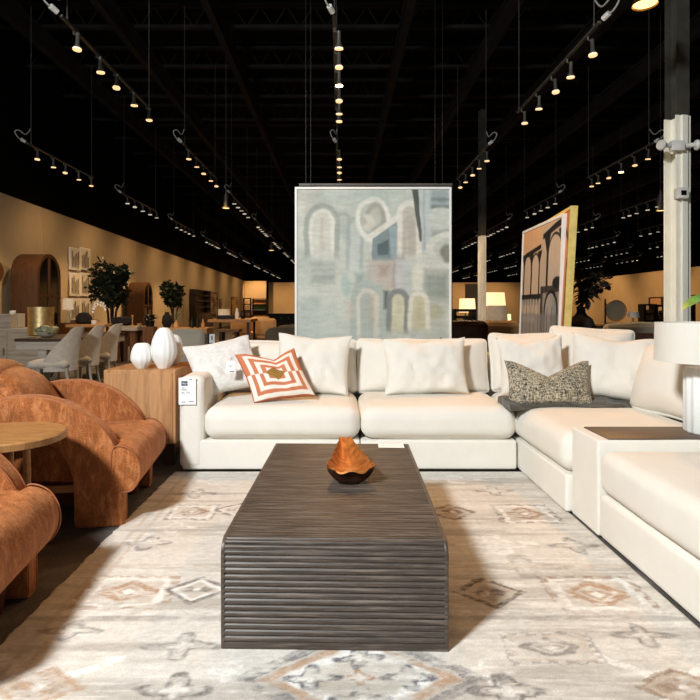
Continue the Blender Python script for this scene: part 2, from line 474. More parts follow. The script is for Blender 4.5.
# twin emergency lights and thermostat on the near column
cx = wx(677,5.075)
e = thing('emergency_light', 'twin headed white emergency light clamped on the near column', 'emergency light', (cx,5.075,wz(150,5.2)))
bm = BM(); box(bm, -.06,.06,-.03,.03,-.045,.045,.01); obj('housing', bm, M['connector'], e)
for sx in (-1,1):
    bm = BM(); tube(bm, [(sx*.07,-.01,0),(sx*.145,-.03,.005)], .02, 8); tube(bm, [(sx*.14,-.03,0),(sx*.16,-.035,0),(sx*.175,-.04,.0)], [.04,.048,.04], 14); obj('lamp_head', bm, M['connector'], e)
tp = at(683,193,5.06)
e = thing('thermostat', 'small square white thermostat with dark screen on the near column', 'thermostat', tp)
bm = BM(); box(bm, -.05,.05,-.012,.06,-.05,.05,.01); obj('case', bm, M['connector'], e)
bm = BM(); box(bm, -.024,.024,-.016,-.011,-.022,.022,.002); obj('screen', bm, M['glass_dark'], e)

# ------------------------------------------------------------------ rug
RX0, RX1, RY0, RY1 = -1.2, 1.332, 1.05, 4.135
def rug_cols(x, y):
    n1 = vnoise(x, y, 1.3, 14, 1, 4); n2 = vnoise(x, y, 5, 60, 2, 3); n3 = vnoise(x, y, 26, 26, 3, 2); n4 = vnoise(x, y, 1.2, 2.2, 4, 3)
    base = lin((222,216,205)); dk = lin((168,160,148)); lt = lin((240,236,227))
    c = base[None]*np.ones((len(x),1))
    k = np.clip((n1-.47)*4.5,0,1)[:,None]; c = c*(1-k*.6)+dk*k*.6
    k = np.clip((.46-n2)*4,0,1)[:,None]; c = c*(1-k*.6)+lt*k*.6
    k = np.clip((n4-.55)*4,0,1)[:,None]; c = c*(1-k*.3)+lin((190,176,156))*k*.3
    wxn = (vnoise(x, y, 16, 16, 5, 2)-.5)*.03; wyn = (vnoise(x, y, 16, 16, 6, 2)-.5)*.03
    wear = np.clip((vnoise(x, y, 20, 45, 7, 3)-.27)*4, 0, 1)*(.72+.28*(vnoise(x, y, 110, 150, 9, 2) > .45))
    G, B, W, O, T = (104,99,96), (150,120,92), (246,243,236), (176,132,96), (196,180,160)
    def put(mask, col, a=.8):
        nonlocal c
        k = np.clip(mask*wear*a*1.05,0,1)[:,None]; c = c*(1-k)+lin(col)*k
    def band(d, a, b, s=.06): return np.clip((d-a)/s+.5,0,1)*np.clip((b-d)/s+.5,0,1)
    def co(cx, cy, a, b): return (x+wxn-cx)/a, (y+wyn-cy)/b
    def diamond(cx, cy, a, b, c1=B, c2=W, c3=T, s=.8):
        u, v = co(cx,cy,a,b); d = np.abs(u)+np.abs(v); st = np.round(d*8)/8
        put(band(st,.82,1.02), c1, s); put(band(d,.62,.82), c2, s); put(band(d,-1,.6), c3, s*.55)
        q = np.abs(np.sin(u*6)*np.cos(v*5)); put(band(d,-1,.5)*(q > .5), c1, s*.8); put(band(d,-1,.14), W, s)
    def square(cx, cy, a, b, c1=G, c2=W, c3=B, s=.8):
        u, v = co(cx,cy,a,b); d = np.maximum(np.abs(u),np.abs(v)); e = np.abs(u)+np.abs(v)
        tooth = (np.sin(u*16)*np.sin(v*16) > -.2)
        put(band(d,.84,1.02)*tooth, c1, s*.8); put(band(d,.68,.84), c2, s); put(band(d,-1,.66), T, s*.4)
        put(band(e,.45,.75)*(d < .66), c3, s); put(band(e,.18,.34), c3, s*.7); put(band(e,-1,.16), W, s)
    def flower(cx, cy, a, b, c1=G, s=.6):
        u, v = co(cx,cy,a,b); r = np.hypot(u,v); th = np.arctan2(v,u); rr = .72+.28*np.cos(4*th)
        put(band(r/rr,.62,1.0,.15), c1, s); put(band(r/rr,-1,.35,.15), W, s*.7); put(band(r/rr,.4,.52,.1), c1, s*.5)
    def cross(cx, cy, a, b, col=W, s=.9):
        u, v = co(cx,cy,a,b)
        for g in (u-v, u+v): put((np.abs(g) < .16)*(np.maximum(np.abs(u),np.abs(v)) < 1.05), col, s)
        put(band(np.abs(u)+np.abs(v),-1,.6), B, s*.5)
    square(-.86,3.32,.14,.125); square(-.89,2.385,.19,.14,(172,136,104),W,(176,136,100)); square(1.07,3.29,.17,.15,G,W,B); square(1.07,2.37,.2,.16,(150,120,96),W,(176,136,100))
    diamond(.62,2.38,.15,.13,(96,78,62),T,B,.9); diamond(.65,3.32,.14,.13,(104,80,60),T,B,.9); diamond(-.6,2.4,.14,.12,G); diamond(-.6,3.35,.14,.12,G)
    for sx in (-1,1):
        flower(.065+sx*.42,1.86,.08,.07,W,.9); flower(.5*sx+.02*sx,1.77,.13,.09,G,.8)
    u, v = co(.065,1.83,.36,.25); d = np.abs(u)+np.abs(v); st = np.round(d*9)/9
    put(band(st,.9,1.12), (128,124,122), .85); put(band(d,.74,.9), (186,150,118), .8); put(band(d,.56,.74), W, 1); put(band(d,-1,.55), T, .3)
    for dx, dy in ((-.16,0),(.16,0),(0,-.1),(0,.1)): flower(.065+dx,1.83+dy,.1,.065,(118,116,116),.95)
    flower(.065,1.83,.05,.04,O,.8)
    cross(-.95,1.78,.22,.17); cross(1.08,1.78,.22,.17)
    diamond(-.95,1.78,.15,.1,(182,150,120),T,B,.8); diamond(1.08,1.78,.15,.1,(150,126,100),T,B,.8)
    square(.737,1.99,.16,.09,G,T,G,.6); flower(-.99,2.1,.12,.07); flower(-.555,2.0,.14,.08); flower(1.1,2.07,.12,.08)
    flower(-.97,2.88,.12,.1); flower(-.9,3.08,.12,.09,W); flower(.79,2.86,.2,.13,W,.8); flower(1.17,2.85,.13,.11); flower(-.92,3.64,.13,.1); flower(-.86,3.9,.13,.08,W); flower(1.0,3.7,.14,.1); flower(.8,3.95,.2,.09,W)
    flower(.85,2.62,.2,.12,G,.35)
    for yy, col, a in ((2.18,G,.35),(2.22,W,.5),(2.62,T,.5),(3.05,G,.2),(3.5,T,.4)): put(band((y+wyn*.3-yy)/.02,-1,1,.6), col, a)
    for xx in (RX0+.1,RX0+.16): put(band((x+wxn*.3-xx)/.012,-1,1,.6), T, .6)
    n5 = vnoise(x, y, 60, 130, 12, 2); k = np.clip(.78+n3*.16+n5*.28,0,1.1)[:,None]
    return np.clip(c*k,0,1)
nx, ny = 400, 470
xs = np.linspace(RX0,RX1,nx); ys = np.linspace(RY0,RY1,ny)
X, Y = np.meshgrid(xs, ys); X = X.ravel(); Y = Y.ravel()
EX = np.where(np.isclose(X,RX0), X+(vnoise(Y,Y*0,30,1,11,2)-.5)*.02, X)
Z = .012+.002*vnoise(X,Y,6,6,8,2)
V = np.stack([EX,Y,Z],1)
idx = np.arange(nx*ny).reshape(ny,nx)
Fq = np.stack([idx[:-1,:-1],idx[:-1,1:],idx[1:,1:],idx[1:,:-1]],-1).reshape(-1,4)
edge = np.concatenate([idx[0,:],idx[1:,-1],idx[-1,-2::-1],idx[-2:0:-1,0]]); ne = len(edge)
low = V[edge].copy(); low[:,2] = .0005
V2 = np.concatenate([V,low]); li = nx*ny+np.arange(ne); r_ = np.roll
Fs = np.stack([edge, li, r_(li,-1), r_(edge,-1)],1)
me = bpy.data.meshes.new('rug'); me.from_pydata(V2.tolist(), [], np.concatenate([Fq,Fs]).tolist()); me.update()
me.materials.append(vcol_mat('worn_wool_rug', .95, .1, 150, .13, .5, sheen=.1))
for p in me.polygons: p.use_smooth = True
rug = bpy.data.objects.new('area_rug', me); COL.objects.link(rug)
grid_colors(rug, rug_cols(V2[:,0],V2[:,1])); tag(rug, 'cream and grey faded patterned area rug under the dark coffee table', 'rug')

# ------------------------------------------------------------------ coffee table
TZ = .39; TY0, TY1 = 2.0, 3.47; TW = .79
ct = thing('coffee_table', 'long charcoal reeded wood waterfall coffee table on the rug', 'coffee table', (-.005,0,.0145), 0)
ct.location = (-.02,1.975,.0145); ct.rotation_euler = (0,0,R(-1.3))
L = TY1-TY0; zt = TZ-.0145
path = [(0,0),(0,zt-.045)]+[(.045-.045*math.cos(a), zt-.045+.045*math.sin(a)) for a in np.linspace(0,PI/2,9)[1:]]+[(L-.045,zt)]+[(L-.045+.045*math.sin(a), zt-.045+.045*math.cos(a)) for a in np.linspace(0,PI/2,9)[1:]]+[(L,0)]
def resample(P, step):
    P = [Vector(p) for p in P]; out = []; ds = [0]
    for a, b in zip(P,P[1:]): ds.append(ds[-1]+(b-a).length)
    n = int(ds[-1]/step); k = 0
    for i in range(n+1):
        s = ds[-1]*i/n
        while k < len(P)-2 and ds[k+1] < s: k += 1
        t = (s-ds[k])/max(1e-9, ds[k+1]-ds[k]); p = P[k].lerp(P[k+1], min(1,t)); d = (P[k+1]-P[k]).normalized()
        out.append((p, Vector((-d.y,d.x)), s))
    return out, ds[-1]
pr, Lp = resample(path, .0025)
bm = BM(); A = []; Bv = []
rw = .0215
for (p, nn, s) in pr:
    ph = (s % rw)/rw; fl = s < .02 or s > Lp-.02
    front = (s < zt+.02) or (s > Lp-zt-.02)
    dep = .009 if front else .005
    d = dep*(abs(math.sin(PI*ph))**.45)-dep if not fl else 0
    q = p+nn*d
    A.append(bm.verts.new((-TW/2+.012,q.x,q.y))); Bv.append(bm.verts.new((TW/2-.012,q.x,q.y)))
for i in range(len(A)-1): bm.faces.new((A[i],Bv[i],Bv[i+1],A[i+1]))
inn = [(.03,0),(.03,zt-.05),(.05,zt-.03),(L-.05,zt-.03),(L-.03,zt-.05),(L-.03,0)]
C1 = [bm.verts.new((-TW/2+.012,y,z)) for y,z in inn]; C2 = [bm.verts.new((TW/2-.012,y,z)) for y,z in inn]
for i in range(5): bm.faces.new((C1[i],C1[i+1],C2[i+1],C2[i]))
bm.faces.new((A[0],C1[0],C2[0],Bv[0])); bm.faces.new((A[-1],Bv[-1],C2[-1],C1[-1]))
obj('tambour_shell', bm, M['reed'], ct)
for sx in (-1,1):
    bm = BM(); prism(bm, [(p[0],p[1]) for p in path], sx*TW/2-(.013 if sx > 0 else 0), sx*TW/2+(.013 if sx < 0 else 0), .003, 2, 'x'); obj('side_panel', bm, M['reed'], ct)

# copper bowl: an oblong leaf shape, lying along y, hammered
def bowl():
    bm = BM(); NU, NV = 56, 40; L_ = .46
    vin, vout = [], []
    for i in range(NU+1):
        t = i/NU; y = -.10+L_*t
        # rim half width: broad near the front, tapering to a narrow raised tip
        w = .112*min(1,(t/.16+.55))**.5*(1-.74*max(0,(t-.14)/.86)**.9)
        rim = .076+.036*t+.012*max(0,(t-.5)/.5)**2
        dep = (.062 if t > .1 else .02+.42*t)*(1-.25*t)*(1-.85*max(0,(t-.6)/.4)**1.5)
        ri, ro = [], []
        for j in range(NV+1):
            a = -1+2*j/NV
            wob = (1-t)**.5*abs(a)**3*(.005*math.sin(t*34+(2 if a > 0 else 0))+.003*math.sin(t*71))
            x = (w+wob)*math.sin(a*PI/2)
            z = rim-dep*(1-abs(math.sin(a*PI/2))**2.2)
            yy = y
            if t < .1:
                k = 1-t/.1
                z = z*(1-k)+k*(rim-.006+.006*math.cos(a*7.5))
                yy = y+k*(.035*a*a)
            ri.append(Vector((x,yy,z)))
        vin.append(ri)
    V1 = [[bm.verts.new(p) for p in r] for r in vin]; V2 = []
    for i, r in enumerate(vin):
        t = i/NU; row = []
        for j, p in enumerate(r):
            a = -1+2*j/NV; k = 1-abs(a)**4
            q = p+Vector((-.003*a, -.003 if i == 0 else 0, -.004-.022*k*(1 if t > .06 else .2)))
            row.append(bm.verts.new(q))
        V2.append(row)
    for i in range(NU):
        for j in range(NV):
            bm.faces.new((V1[i][j],V1[i+1][j],V1[i+1][j+1],V1[i][j+1]))
            f = bm.faces.new((V2[i][j],V2[i][j+1],V2[i+1][j+1],V2[i+1][j])); f.material_index = 1
        for j in (0,NV): bm.faces.new((V1[i][j],V2[i][j],V2[i+1][j],V1[i+1][j]))
    for j in range(NV):
        for i in (0,NU): bm.faces.new((V1[i][j],V1[i][j+1],V2[i][j+1],V2[i][j]))
    zm = min(v.co.z for v in bm.verts)
    for v in bm.verts: v.co.z -= zm
    return bm
bl = one('copper_bowl', bowl(), [M['copper'],M['copper_dark']], 'hammered copper leaf-shaped bowl with wavy rim on the coffee table', 'bowl', (wx(350,2.68),2.66,TZ+.001), R(3))
bm = BM(); box(bm, -.075,.075,-.05,.05,0,.0012); one('paper_card', bm, M['paper'], 'blank white card lying at the far end of the coffee table', 'card', (.30,3.35,TZ+.001), R(-2), smooth=False)

# ------------------------------------------------------------------ sectional sofa modules
SF = 4.155; BZ = .235; SZ = .475
def base_box(bm, x0, x1, y0, y1, z0=.02, z1=BZ, r=.014):
    rbox(bm, ((x0+x1)/2,(y0+y1)/2,(z0+z1)/2), (x1-x0,y1-y0,z1-z0), r, 6, nz=.002, nsc=4)
def feet(par, x0, x1, y0, y1):
    for x in (x0,x1):
        for y in (y0,y1):
            bm = BM(); box(bm, x-.03,x+.03,y-.03,y+.03,0.0,.045); obj('leg', bm, M['black'], par, False)
def seat_bm(x0, x1, y0, y1, seed, z0=BZ+.004, z1=SZ, r=.085):
    bm = BM(); rbox(bm, ((x0+x1)/2,(y0+y1)/2,(z0+z1)/2), (x1-x0,y1-y0,z1-z0), r, 12, (.01,.012,.022), .006, 2.6, seed)
    # welt seam at the front
    return bm
def back_cushion(name, par, w, h, t, c, lean, rz, seed, roll=0):
    bm = BM()
    def soft(co, u):
        e = max(abs(u[0]),abs(u[2])); co.y *= 1-.66*e**4; co.x *= 1-.02*(1-u[2]**2); co.z *= 1-.04*(1-u[0]**2) if u[2] > 0 else 1
        return co
    rbox(bm, (0,0,0), (w,t,h+.02), .05, 14, (.0,.06,.0), .013, 4.5, seed, fn=soft)
    m = Matrix.Rotation(rz,3,'Z') @ Matrix.Rotation(-lean,3,'X') @ Matrix.Rotation(-roll,3,'Y')
    for q in bm.verts: q.co = m @ q.co + Vector(c)
    return obj(name, bm, M['linen'], par)
XL0, XL1, XR1 = -1.17, .148, 1.292
BY = 5.27
mL = thing('sofa_module', 'white linen sofa module with the left arm and tag, beside the oak cabinet', 'sofa', (0,0,0))
bm = BM(); base_box(bm, XL0+.02, XL1-.003, SF, BY); obj('base', bm, M['linen'], mL)
bm = BM(); rbox(bm, ((XL0-1.0)/2,(SF-.01+BY)/2,.362), (.185,BY-SF,.68), .05, 8, (.004,.004,.004), .003, 3, 4); obj('arm', bm, M['linen'], mL)
obj('seat_cushion', seat_bm(-.995,XL1-.006,SF-.025,4.98,1), M['linen'], mL)
bm = BM(); base_box(bm, -1.0, XL1-.003, 5.08, BY, .2, .80, .05); obj('back_frame', bm, M['linen'], mL)
back_cushion('back_cushion', mL, 1.17, .45, .22, (-.43,5.0,.690), R(10), 0, 3); feet(mL, XL0+.08, XL1-.08, SF+.12, BY-.1)
mR = thing('sofa_module', 'armless white linen sofa module in the middle, directly below the abstract painting', 'sofa', (0,0,0))
bm = BM(); base_box(bm, XL1+.003, XR1, SF, BY, r=.02); obj('base', bm, M['linen'], mR)
obj('seat_cushion', seat_bm(XL1+.006,XR1-.002,SF-.025,4.98,7), M['linen'], mR)
bm = BM(); base_box(bm, XL1+.003, XR1-.003, 5.08, BY, .2, .80, .05); obj('back_frame', bm, M['linen'], mR)
back_cushion('back_cushion', mR, 1.165, .465, .22, (.72,5.0,.695), R(10), 0, 8); feet(mR, XL1+.08, XR1-.08, SF+.12, BY-.1)
RX = 1.305; CY0, CY1 = 3.295, BY; RXB = 2.5
mC = thing('sofa_module', 'white linen corner sofa module holding the tweed pillow', 'sofa', (0,0,0))
bm = BM(); base_box(bm, RX, RXB, CY0, CY1, z0=.02, r=.016); obj('base', bm, M['linen'], mC)
obj('seat_cushion', seat_bm(RX-.01,2.22,CY0+.004,5.0,12), M['linen'], mC)
bm = BM(); base_box(bm, RX+.003, RXB-.2, 5.08, CY1, .2, .80, .05); base_box(bm, RXB-.2, RXB, CY0, CY1, .2, .80, .05); obj('back_frame', bm, M['linen'], mC)
back_cushion('back_cushion', mC, .62, .5, .19, (1.62,5.0,.725), R(10), 0, 15)
back_cushion('back_cushion', mC, .70, .55, .19, (2.17,4.93,.755), R(14), R(-16), 17, R(-3))
back_cushion('back_cushion', mC, .76, .47, .25, (2.27,3.77,.70), R(20), R(-78), 21); feet(mC, RX+.08, RXB-.08, CY0+.12, CY1-.1)
cons = thing('console_module', 'upholstered white console block with a dark wood tray top between sofa seats', 'console', (0,0,0))
KX, KY0, KY1, KZ = 1.335, 2.95, 3.285, .515
bm = BM(); base_box(bm, KX, RXB, KY0, KY1, .018, KZ, .012); obj('body', bm, M['linen'], cons)
bm = BM(); box(bm, KX+.06, RXB-.08, KY0+.012, KY1-.02, KZ-.01, KZ+.006, .003); obj('tray_top', bm, M['tray_wood'], cons); feet(cons, KX+.08, RXB-.08, KY0+.08, KY1-.08)
mN = thing('sofa_module', 'large white linen sofa seat nearest the camera, in front of the console', 'sofa', (0,0,0))
bm = BM(); base_box(bm, RX+.03, RXB, 1.72, KY0-.006, .018, BZ+.01, .03); obj('base', bm, M['linen'], mN)
obj('seat_cushion', seat_bm(RX+.022,2.25,1.7,KY0-.01,25,BZ+.014,.468,.055), M['linen'], mN)
bm = BM(); base_box(bm, RXB-.2, RXB, 1.72, KY0-.006, .2, .80, .05); obj('back_frame', bm, M['linen'], mN)
back_cushion('back_cushion', mN, 1.1, .46, .19, (2.32,2.34,.69), R(12), R(-90), 27); feet(mN, RX+.12, RXB-.08, 1.84, KY0-.1)

# price tag over the left arm
def price_tag(base, w, h, rz, label, small=False):
    t = thing('price_tag', label, 'price tag', base, rz)
    bm = BM(); box(bm, -w/2,w/2,-.0012,.0012,0,h,.0006,1); obj('card', bm, M['paper'], t, False)
    if not small:
        bm = BM(); box(bm, -w*.34,w*.02,-.0022,-.0012,h*.70,h*.87); lg = obj('logo', bm, M['navy'], t, False)
        text_mesh('MG+', h*.10, M['paper'], t, (-w*.30,-.0026,h*.745), (PI/2,0,0), 'lettering')
        text_mesh('$6,795', h*.12, M['ink'], t, (-w*.34,-.0018,h*.40), (PI/2,0,0), 'price')
        for k, (a, b, zz) in enumerate(((-.34,-.14,.60),(-.34,-.02,.53),(.10,.36,.10),(-.34,-.1,.08),(.1,.3,.92))):
            bm = BM(); box(bm, w*a,w*b,-.0020,-.0012,h*zz,h*(zz+.03)); obj('fine_print', bm, M['ink'], t, False)
        bm = BM(); tube(bm, [(-w*.42,0,h*.96),(-w*.46,-.004,h*1.03),(-w*.38,.03,h*1.07),(-w*.2,.06,h*1.04)], .002, 5); obj('cord', bm, M['red'], t)
    else:
        bm = BM(); box(bm, -w*.2,w*.2,-.0020,-.0012,h*.5,h*.56); obj('fine_print', bm, M['ink'], t, False)
        bm = BM(); box(bm, -w*.1,w*.45,-.0020,-.0012,h*.02,h*.08); obj('print_bar', bm, M['black_matte'], t, False)
        bm = BM(); tube(bm, [(0,0,h*.93),(.004,-.002,h*1.15),(.012,0,h*1.3)], .0015, 5); obj('cord', bm, M['cable'], t)
    return t
price_tag((wx(187.5,4.14),SF-.021,wz(404.5,4.14)), .125, .196, 0, 'white price tag with navy logo hanging on the sofa arm')

# ------------------------------------------------------------------ pillows
SE = SZ+.012
pillow('throw_pillow', 'nubby white textured pillow leaning on the left sofa arm', .54,.45,.17, M['boucle'], (wx(225,4.60),4.58,SE), R(22), R(14), R(11), .0, 2, group=None, shear=.12)
def geo(uv):
    u, v, s = uv[:,0], uv[:,1], uv[:,2]
    q = np.maximum(np.abs(u),np.abs(v))*7.2
    k = (np.floor(q+(v < -.02)*1+.0) % 2 == 0)
    c = np.where(k[:,None], lin((208,128,92)), lin((246,238,224)))
    edge = np.maximum(np.abs(u),np.abs(v)) > .965; c[edge] = lin((196,116,80))
    ctr = np.abs(u)+np.abs(v) < .34
    st = (np.sin((u+v)*40) > 0)
    c[ctr] = np.where(st[ctr][:,None], lin((170,130,66)), lin((146,106,50)))
    return c
pillow('throw_pillow', 'orange and white concentric square pillow with a tan centre on the left seat', .47,.42,.15, vcol_mat('orange_geometric_weave',.9,.15,260,.08,.5), (wx(275,4.42),4.40,SE), R(30), R(8), R(6), .07, 5, 110, color=geo, wr=.006, cpos=.15, shear=.26)
pillow('throw_pillow', 'plain white linen pillow behind the orange geometric pillow', .62,.50,.18, M['linen'], (wx(313,4.74),4.72,SE), R(15), R(-3), R(-3), .02, 9)
pillow('throw_pillow', 'wide plain white linen pillow on the middle seat below the painting', .70,.47,.19, M['linen'], (wx(425,4.73),4.71,SE), R(14), R(2), R(1), .015, 13)
pillow('throw_pillow', 'plain white linen pillow standing behind the left half of the tweed pillow', .53,.48,.17, M['linen'], (wx(530,4.72),4.68,SE), R(14), R(-8), R(3), .03, 17)
pillow('throw_pillow', 'large plain white linen pillow standing right of the tweed pillow in the corner', .60,.50,.2, M['linen'], (wx(614,4.26),4.28,SE+.005), R(16), R(-24), R(-4), .03, 21)
pillow('lumbar_pillow', 'grey and cream tweed lumbar pillow with a dented top in the sofa corner', .62,.335,.14, M['tweed'], (wx(547,4.2),4.17,SE), R(16), R(-2), R(0), .11, 25, wr=.004)
tt = at(232,371,4.42); price_tag((tt.x,4.36,tt.z), .062, .085, R(8), 'small white tag hanging beside the orange geometric pillow', True)
# folded olive throw lying between the two seats
bm = BM(); NU, NV = 60, 14; top = []; bot = []
for i in range(NU+1):
    t = i/NU; x = 1.20+.96*t; ra, rb = [], []
    for j in range(NV+1):
        q = j/NV; y = 4.0+.34*q+.04*math.sin(t*7)+.07*t
        z = SE+.016+.028*noise.noise(Vector((x*7,y*9,1)))+.022*math.sin(q*PI)+(.012 if t < .12 else 0)-.02*math.exp(-((x-1.3)/.03)**2)
        if j == 0: z = SE-.004
        ra.append(bm.verts.new((x+.02*noise.noise(Vector((q*5,t*3,2))),y,max(z,SE-.005)))); rb.append(bm.verts.new((x,y,SE-.012)))
    top.append(ra); bot.append(rb)
for i in range(NU):
    for j in range(NV):
        bm.faces.new((top[i][j],top[i+1][j],top[i+1][j+1],top[i][j+1])); bm.faces.new((bot[i][j],bot[i][j+1],bot[i+1][j+1],bot[i+1][j]))
for i in range(NU):
    for j in (0,NV): bm.faces.new((top[i][j],bot[i][j],bot[i+1][j],top[i+1][j]))
for j in range(NV):
    for i in (0,NU): bm.faces.new((top[i][j],top[i][j+1],bot[i][j+1],bot[i][j]))
one('throw_blanket', bm, M['olive_throw'], 'rumpled dark olive throw under the tweed pillow on the sofa', 'blanket')

# ------------------------------------------------------------------ lamp on the console
lp = thing('table_lamp', 'white drum shade lamp with fluted white column base on the console tray', 'lamp', (wx(710,3.12),3.12,KZ+.006))
lz = lambda y: wz(y,3.12)-KZ-.006
bm = BM(); seg = 96; lathe(bm, [(0,0),(.118,0),(.125,.01),(.125,lz(372)),(.118,lz(367.5)),(0,lz(367.5))], seg, flute=.035, nfl=16); obj('lamp_base', bm, M['white_gloss'], lp)
bm = BM(); lathe(bm, [(.045,lz(367.5)),(.045,lz(364)),(.012,lz(363)),(.012,lz(330)),(.012,lz(326))], 24); obj('neck', bm, M['brass'], lp)
bm = BM(); z0, z1 = lz(361.5), lz(322.5); lathe(bm, [(.272,z0),(.266,z1),(.262,z1),(.268,z0)], 64, cap=False)
v = bm.verts; bm.verts.ensure_lookup_table()
for k in range(64): bm.faces.new((bm.verts[k],bm.verts[(k+1)%64],bm.verts[192+(k+1)%64],bm.verts[192+k]))
obj('lamp_shade', bm, M['shade'], lp)
bm = BM()
for a in (0,2*PI/3,4*PI/3): tube(bm, [(0,0,z1-.02),(.254*math.cos(a),.254*math.sin(a),z1-.012)], .003, 6)
obj('shade_spider', bm, M['brass'], lp)

# plant behind the sofa, mostly outside the frame
pl = thing('potted_plant', 'bright green leafy plant poking in behind the white drum lamp', 'plant', (2.95,3.9,0))
bm = BM(); lathe(bm, [(0,0),(.14,0),(.18,.36),(.165,.36),(.15,.32),(0,.32)], 28); obj('pot', bm, M['white_matte'], pl)
def leaf(bm, base, d, L, W, droop=.3, fold=.25):
    d = Vector(d).normalized(); s = d.cross(Vector((0,0,1))).normalized(); up = s.cross(d)
    rows = []
    for i in range(8):
        t = i/7; w = W*math.sin(PI*min(1,t*.92+.04))**.8*(1 if t < 1 else 0); p = Vector(base)+d*L*t-Vector((0,0,1))*droop*L*t*t
        rows.append((bm.verts.new(p-s*w+up*fold*w), bm.verts.new(p), bm.verts.new(p+s*w+up*fold*w)))
    for a, b in zip(rows,rows[1:]):
        bm.faces.new((a[0],a[1],b[1],b[0])); bm.faces.new((a[1],a[2],b[2],b[1]))
bm = BM(); ends = []
rnd = random.Random(3)
for i in range(11):
    a = 2*PI*i/11; e = Vector((.16*math.cos(a),.16*math.sin(a),.78+.22*rnd.random())); ends.append((e,a))
    tube(bm, [(0,0,.31),(e.x*.4,e.y*.4,.62),e], [.008,.006,.004], 6)
obj('stems', bm, M['leaf_bright'], pl)
for e, a in ends:
    bm = BM(); leaf(bm, e, (math.cos(a),math.sin(a),.5), .34, .075, .35); obj('leaf', bm, M['leaf_bright'], pl)
bm = BM(); leaf(bm, (-.2,0,1.27), (-1,-.12,.22), .46, .11, .40)
tube(bm, [(0,0,.31),(-.1,0,.8),(-.2,0,1.27)], [.008,.006,.004], 6); obj('leaf', bm, M['leaf_bright'], pl)

# ------------------------------------------------------------------ rust armchairs
def armchair(label, loc, deg):
    c = thing('armchair', label, 'armchair', loc, R(deg), 'rust velvet armchairs')
    outer = [(.49,.0),(.49,.16),(.478,.30),(.425,.485),(.28,.633),(.11,.705),(-.03,.72),(-.18,.70),(-.33,.62),(-.43,.47),(-.47,.25),(-.48,0)]
    inner = [(-.24,0),(-.235,.25),(-.20,.38),(-.12,.455),(-.01,.485),(.09,.468),(.17,.416),(.222,.32),(.236,.214),(.24,0)]
    o2 = [(p.x,p.y) for p in spline([(a,b) for a,b in outer],6)]; i2 = [(p.x,p.y) for p in spline(inner,6)]
    for y0, y1 in ((-.40,-.30),(.30,.40)):
        bm = BM()
        # a swept arch: outer and inner outlines joined
        prism(bm, o2+i2, y0, y1, .022, 3); bmesh.ops.triangulate(bm, faces=[f for f in bm.faces if len(f.verts) > 4])
        arm = obj('arm', bm, M['rust'], c)
        for yy in (y0,y1):
            bm = BM(); tube(bm, [(x,yy+(.008 if yy == y0 else -.008),z) for x,z in o2[1:-1]], .0042, 6); obj('piping', bm, M['piping'], arm)
    bm = BM(); box(bm, -.44,.40,-.2985,.2985,.10,.405,.01); obj('seat_base', bm, M['rust_shaded'], c)
    bm = BM(); box(bm, -.40,.36,-.318,-.2985,.175,.215); obj('base_rail', bm, M['tan_wood'], c, False)
    full = spline([(-.30,.24),(.10,.22),(.38,.205),(.47,.19),(.545,.205),(.582,.27),(.578,.35),(.54,.415),(.47,.447),(.36,.455),(.22,.45),(.0,.435),(-.30,.42)],5,True)
    prof = spline([(.435,.25),(.45,.21),(.49,.192),(.545,.205),(.582,.27),(.578,.35),(.54,.415),(.48,.445),(.44,.43),(.43,.34)],5,True)
    def loft(bm, P, hw_, N, rnd_):
        rings = []
        for k in range(N+1):
            y = -hw_+2*hw_*k/N; r_ = []; e = (abs(y)/hw_)**10*rnd_
            cx_ = sum(p.x for p in P)/len(P); cz_ = sum(p.y for p in P)/len(P)
            for p in P:
                q = Vector((cx_+(p.x-cx_)*(1-e),y,cz_+(p.y-cz_)*(1-e))); q += Vector((1,0,1.4))*.007*noise.noise(Vector((p.x*7,y*8,p.y*7))); r_.append(bm.verts.new(q))
            rings.append(r_)
        for A, B in zip(rings,rings[1:]):
            for k in range(len(P)): bm.faces.new((A[k],A[(k+1)%len(P)],B[(k+1)%len(P)],B[k]))
        for rg, dy in ((rings[0],-.012),(rings[-1],.012)):
            cv_ = sum((q.co for q in rg), Vector())/len(rg); cv_.y += dy; cv_ = bm.verts.new(cv_)
            for k in range(len(rg)): bm.faces.new((rg[k],rg[(k+1)%len(rg)],cv_))
    bm = BM(); loft(bm, full, .297, 18, .0)
    st = obj('seat_cushion', bm, M['rust'], c)
    bm = BM(); loft(bm, prof, .395, 22, .04)
    bl = obj('seat_front_roll', bm, M['rust'], c)
    for yy in (-.40,.40):
        bm = BM(); tube(bm, [(p.x,yy,p.y) for p in prof], .004, 6, closed=True); obj('piping', bm, M['piping'], bl)
    # rounded tub back
    bm = BM()
    def lean(co, u):
        k = (u[2]+1)/2; co.x -= .20*k+.06*k*k; co.x += .05*(co.y/.3)**2; co.z -= .10*max(0,abs(u[1])-.35)**1.5*1.6*k
        return co
    rbox(bm, (-.10,0,.62), (.28,.60,.50), .12, 10, (.05,.0,.02), .012, 5, 9, fn=lean)
    bk = obj('back_cushion', bm, M['rust'], c)
    bm = BM(); tube(bm, [(-.165+.0,y_,z_) for y_, z_ in ((.29,.42),(.30,.55),(.285,.68),(.23,.78),(.1,.825),(-.1,.825),(-.23,.78),(-.285,.68),(-.30,.55),(-.29,.42))], .006, 6)
    for x, y in ((.40,-.2),(.40,.2),(-.38,-.2),(-.38,.2)):
        b2 = BM(); lathe(b2, [(0,0),(.038,0),(.05,.13),(0,.13)], 18, (x,y,0)); obj('leg', b2, M['rust_leg'], c)
    bm.free()
    return c
a1 = armchair('rust velvet armchair with arched arms, in front of the oak cabinet', (-1.725,3.455,0), 7)
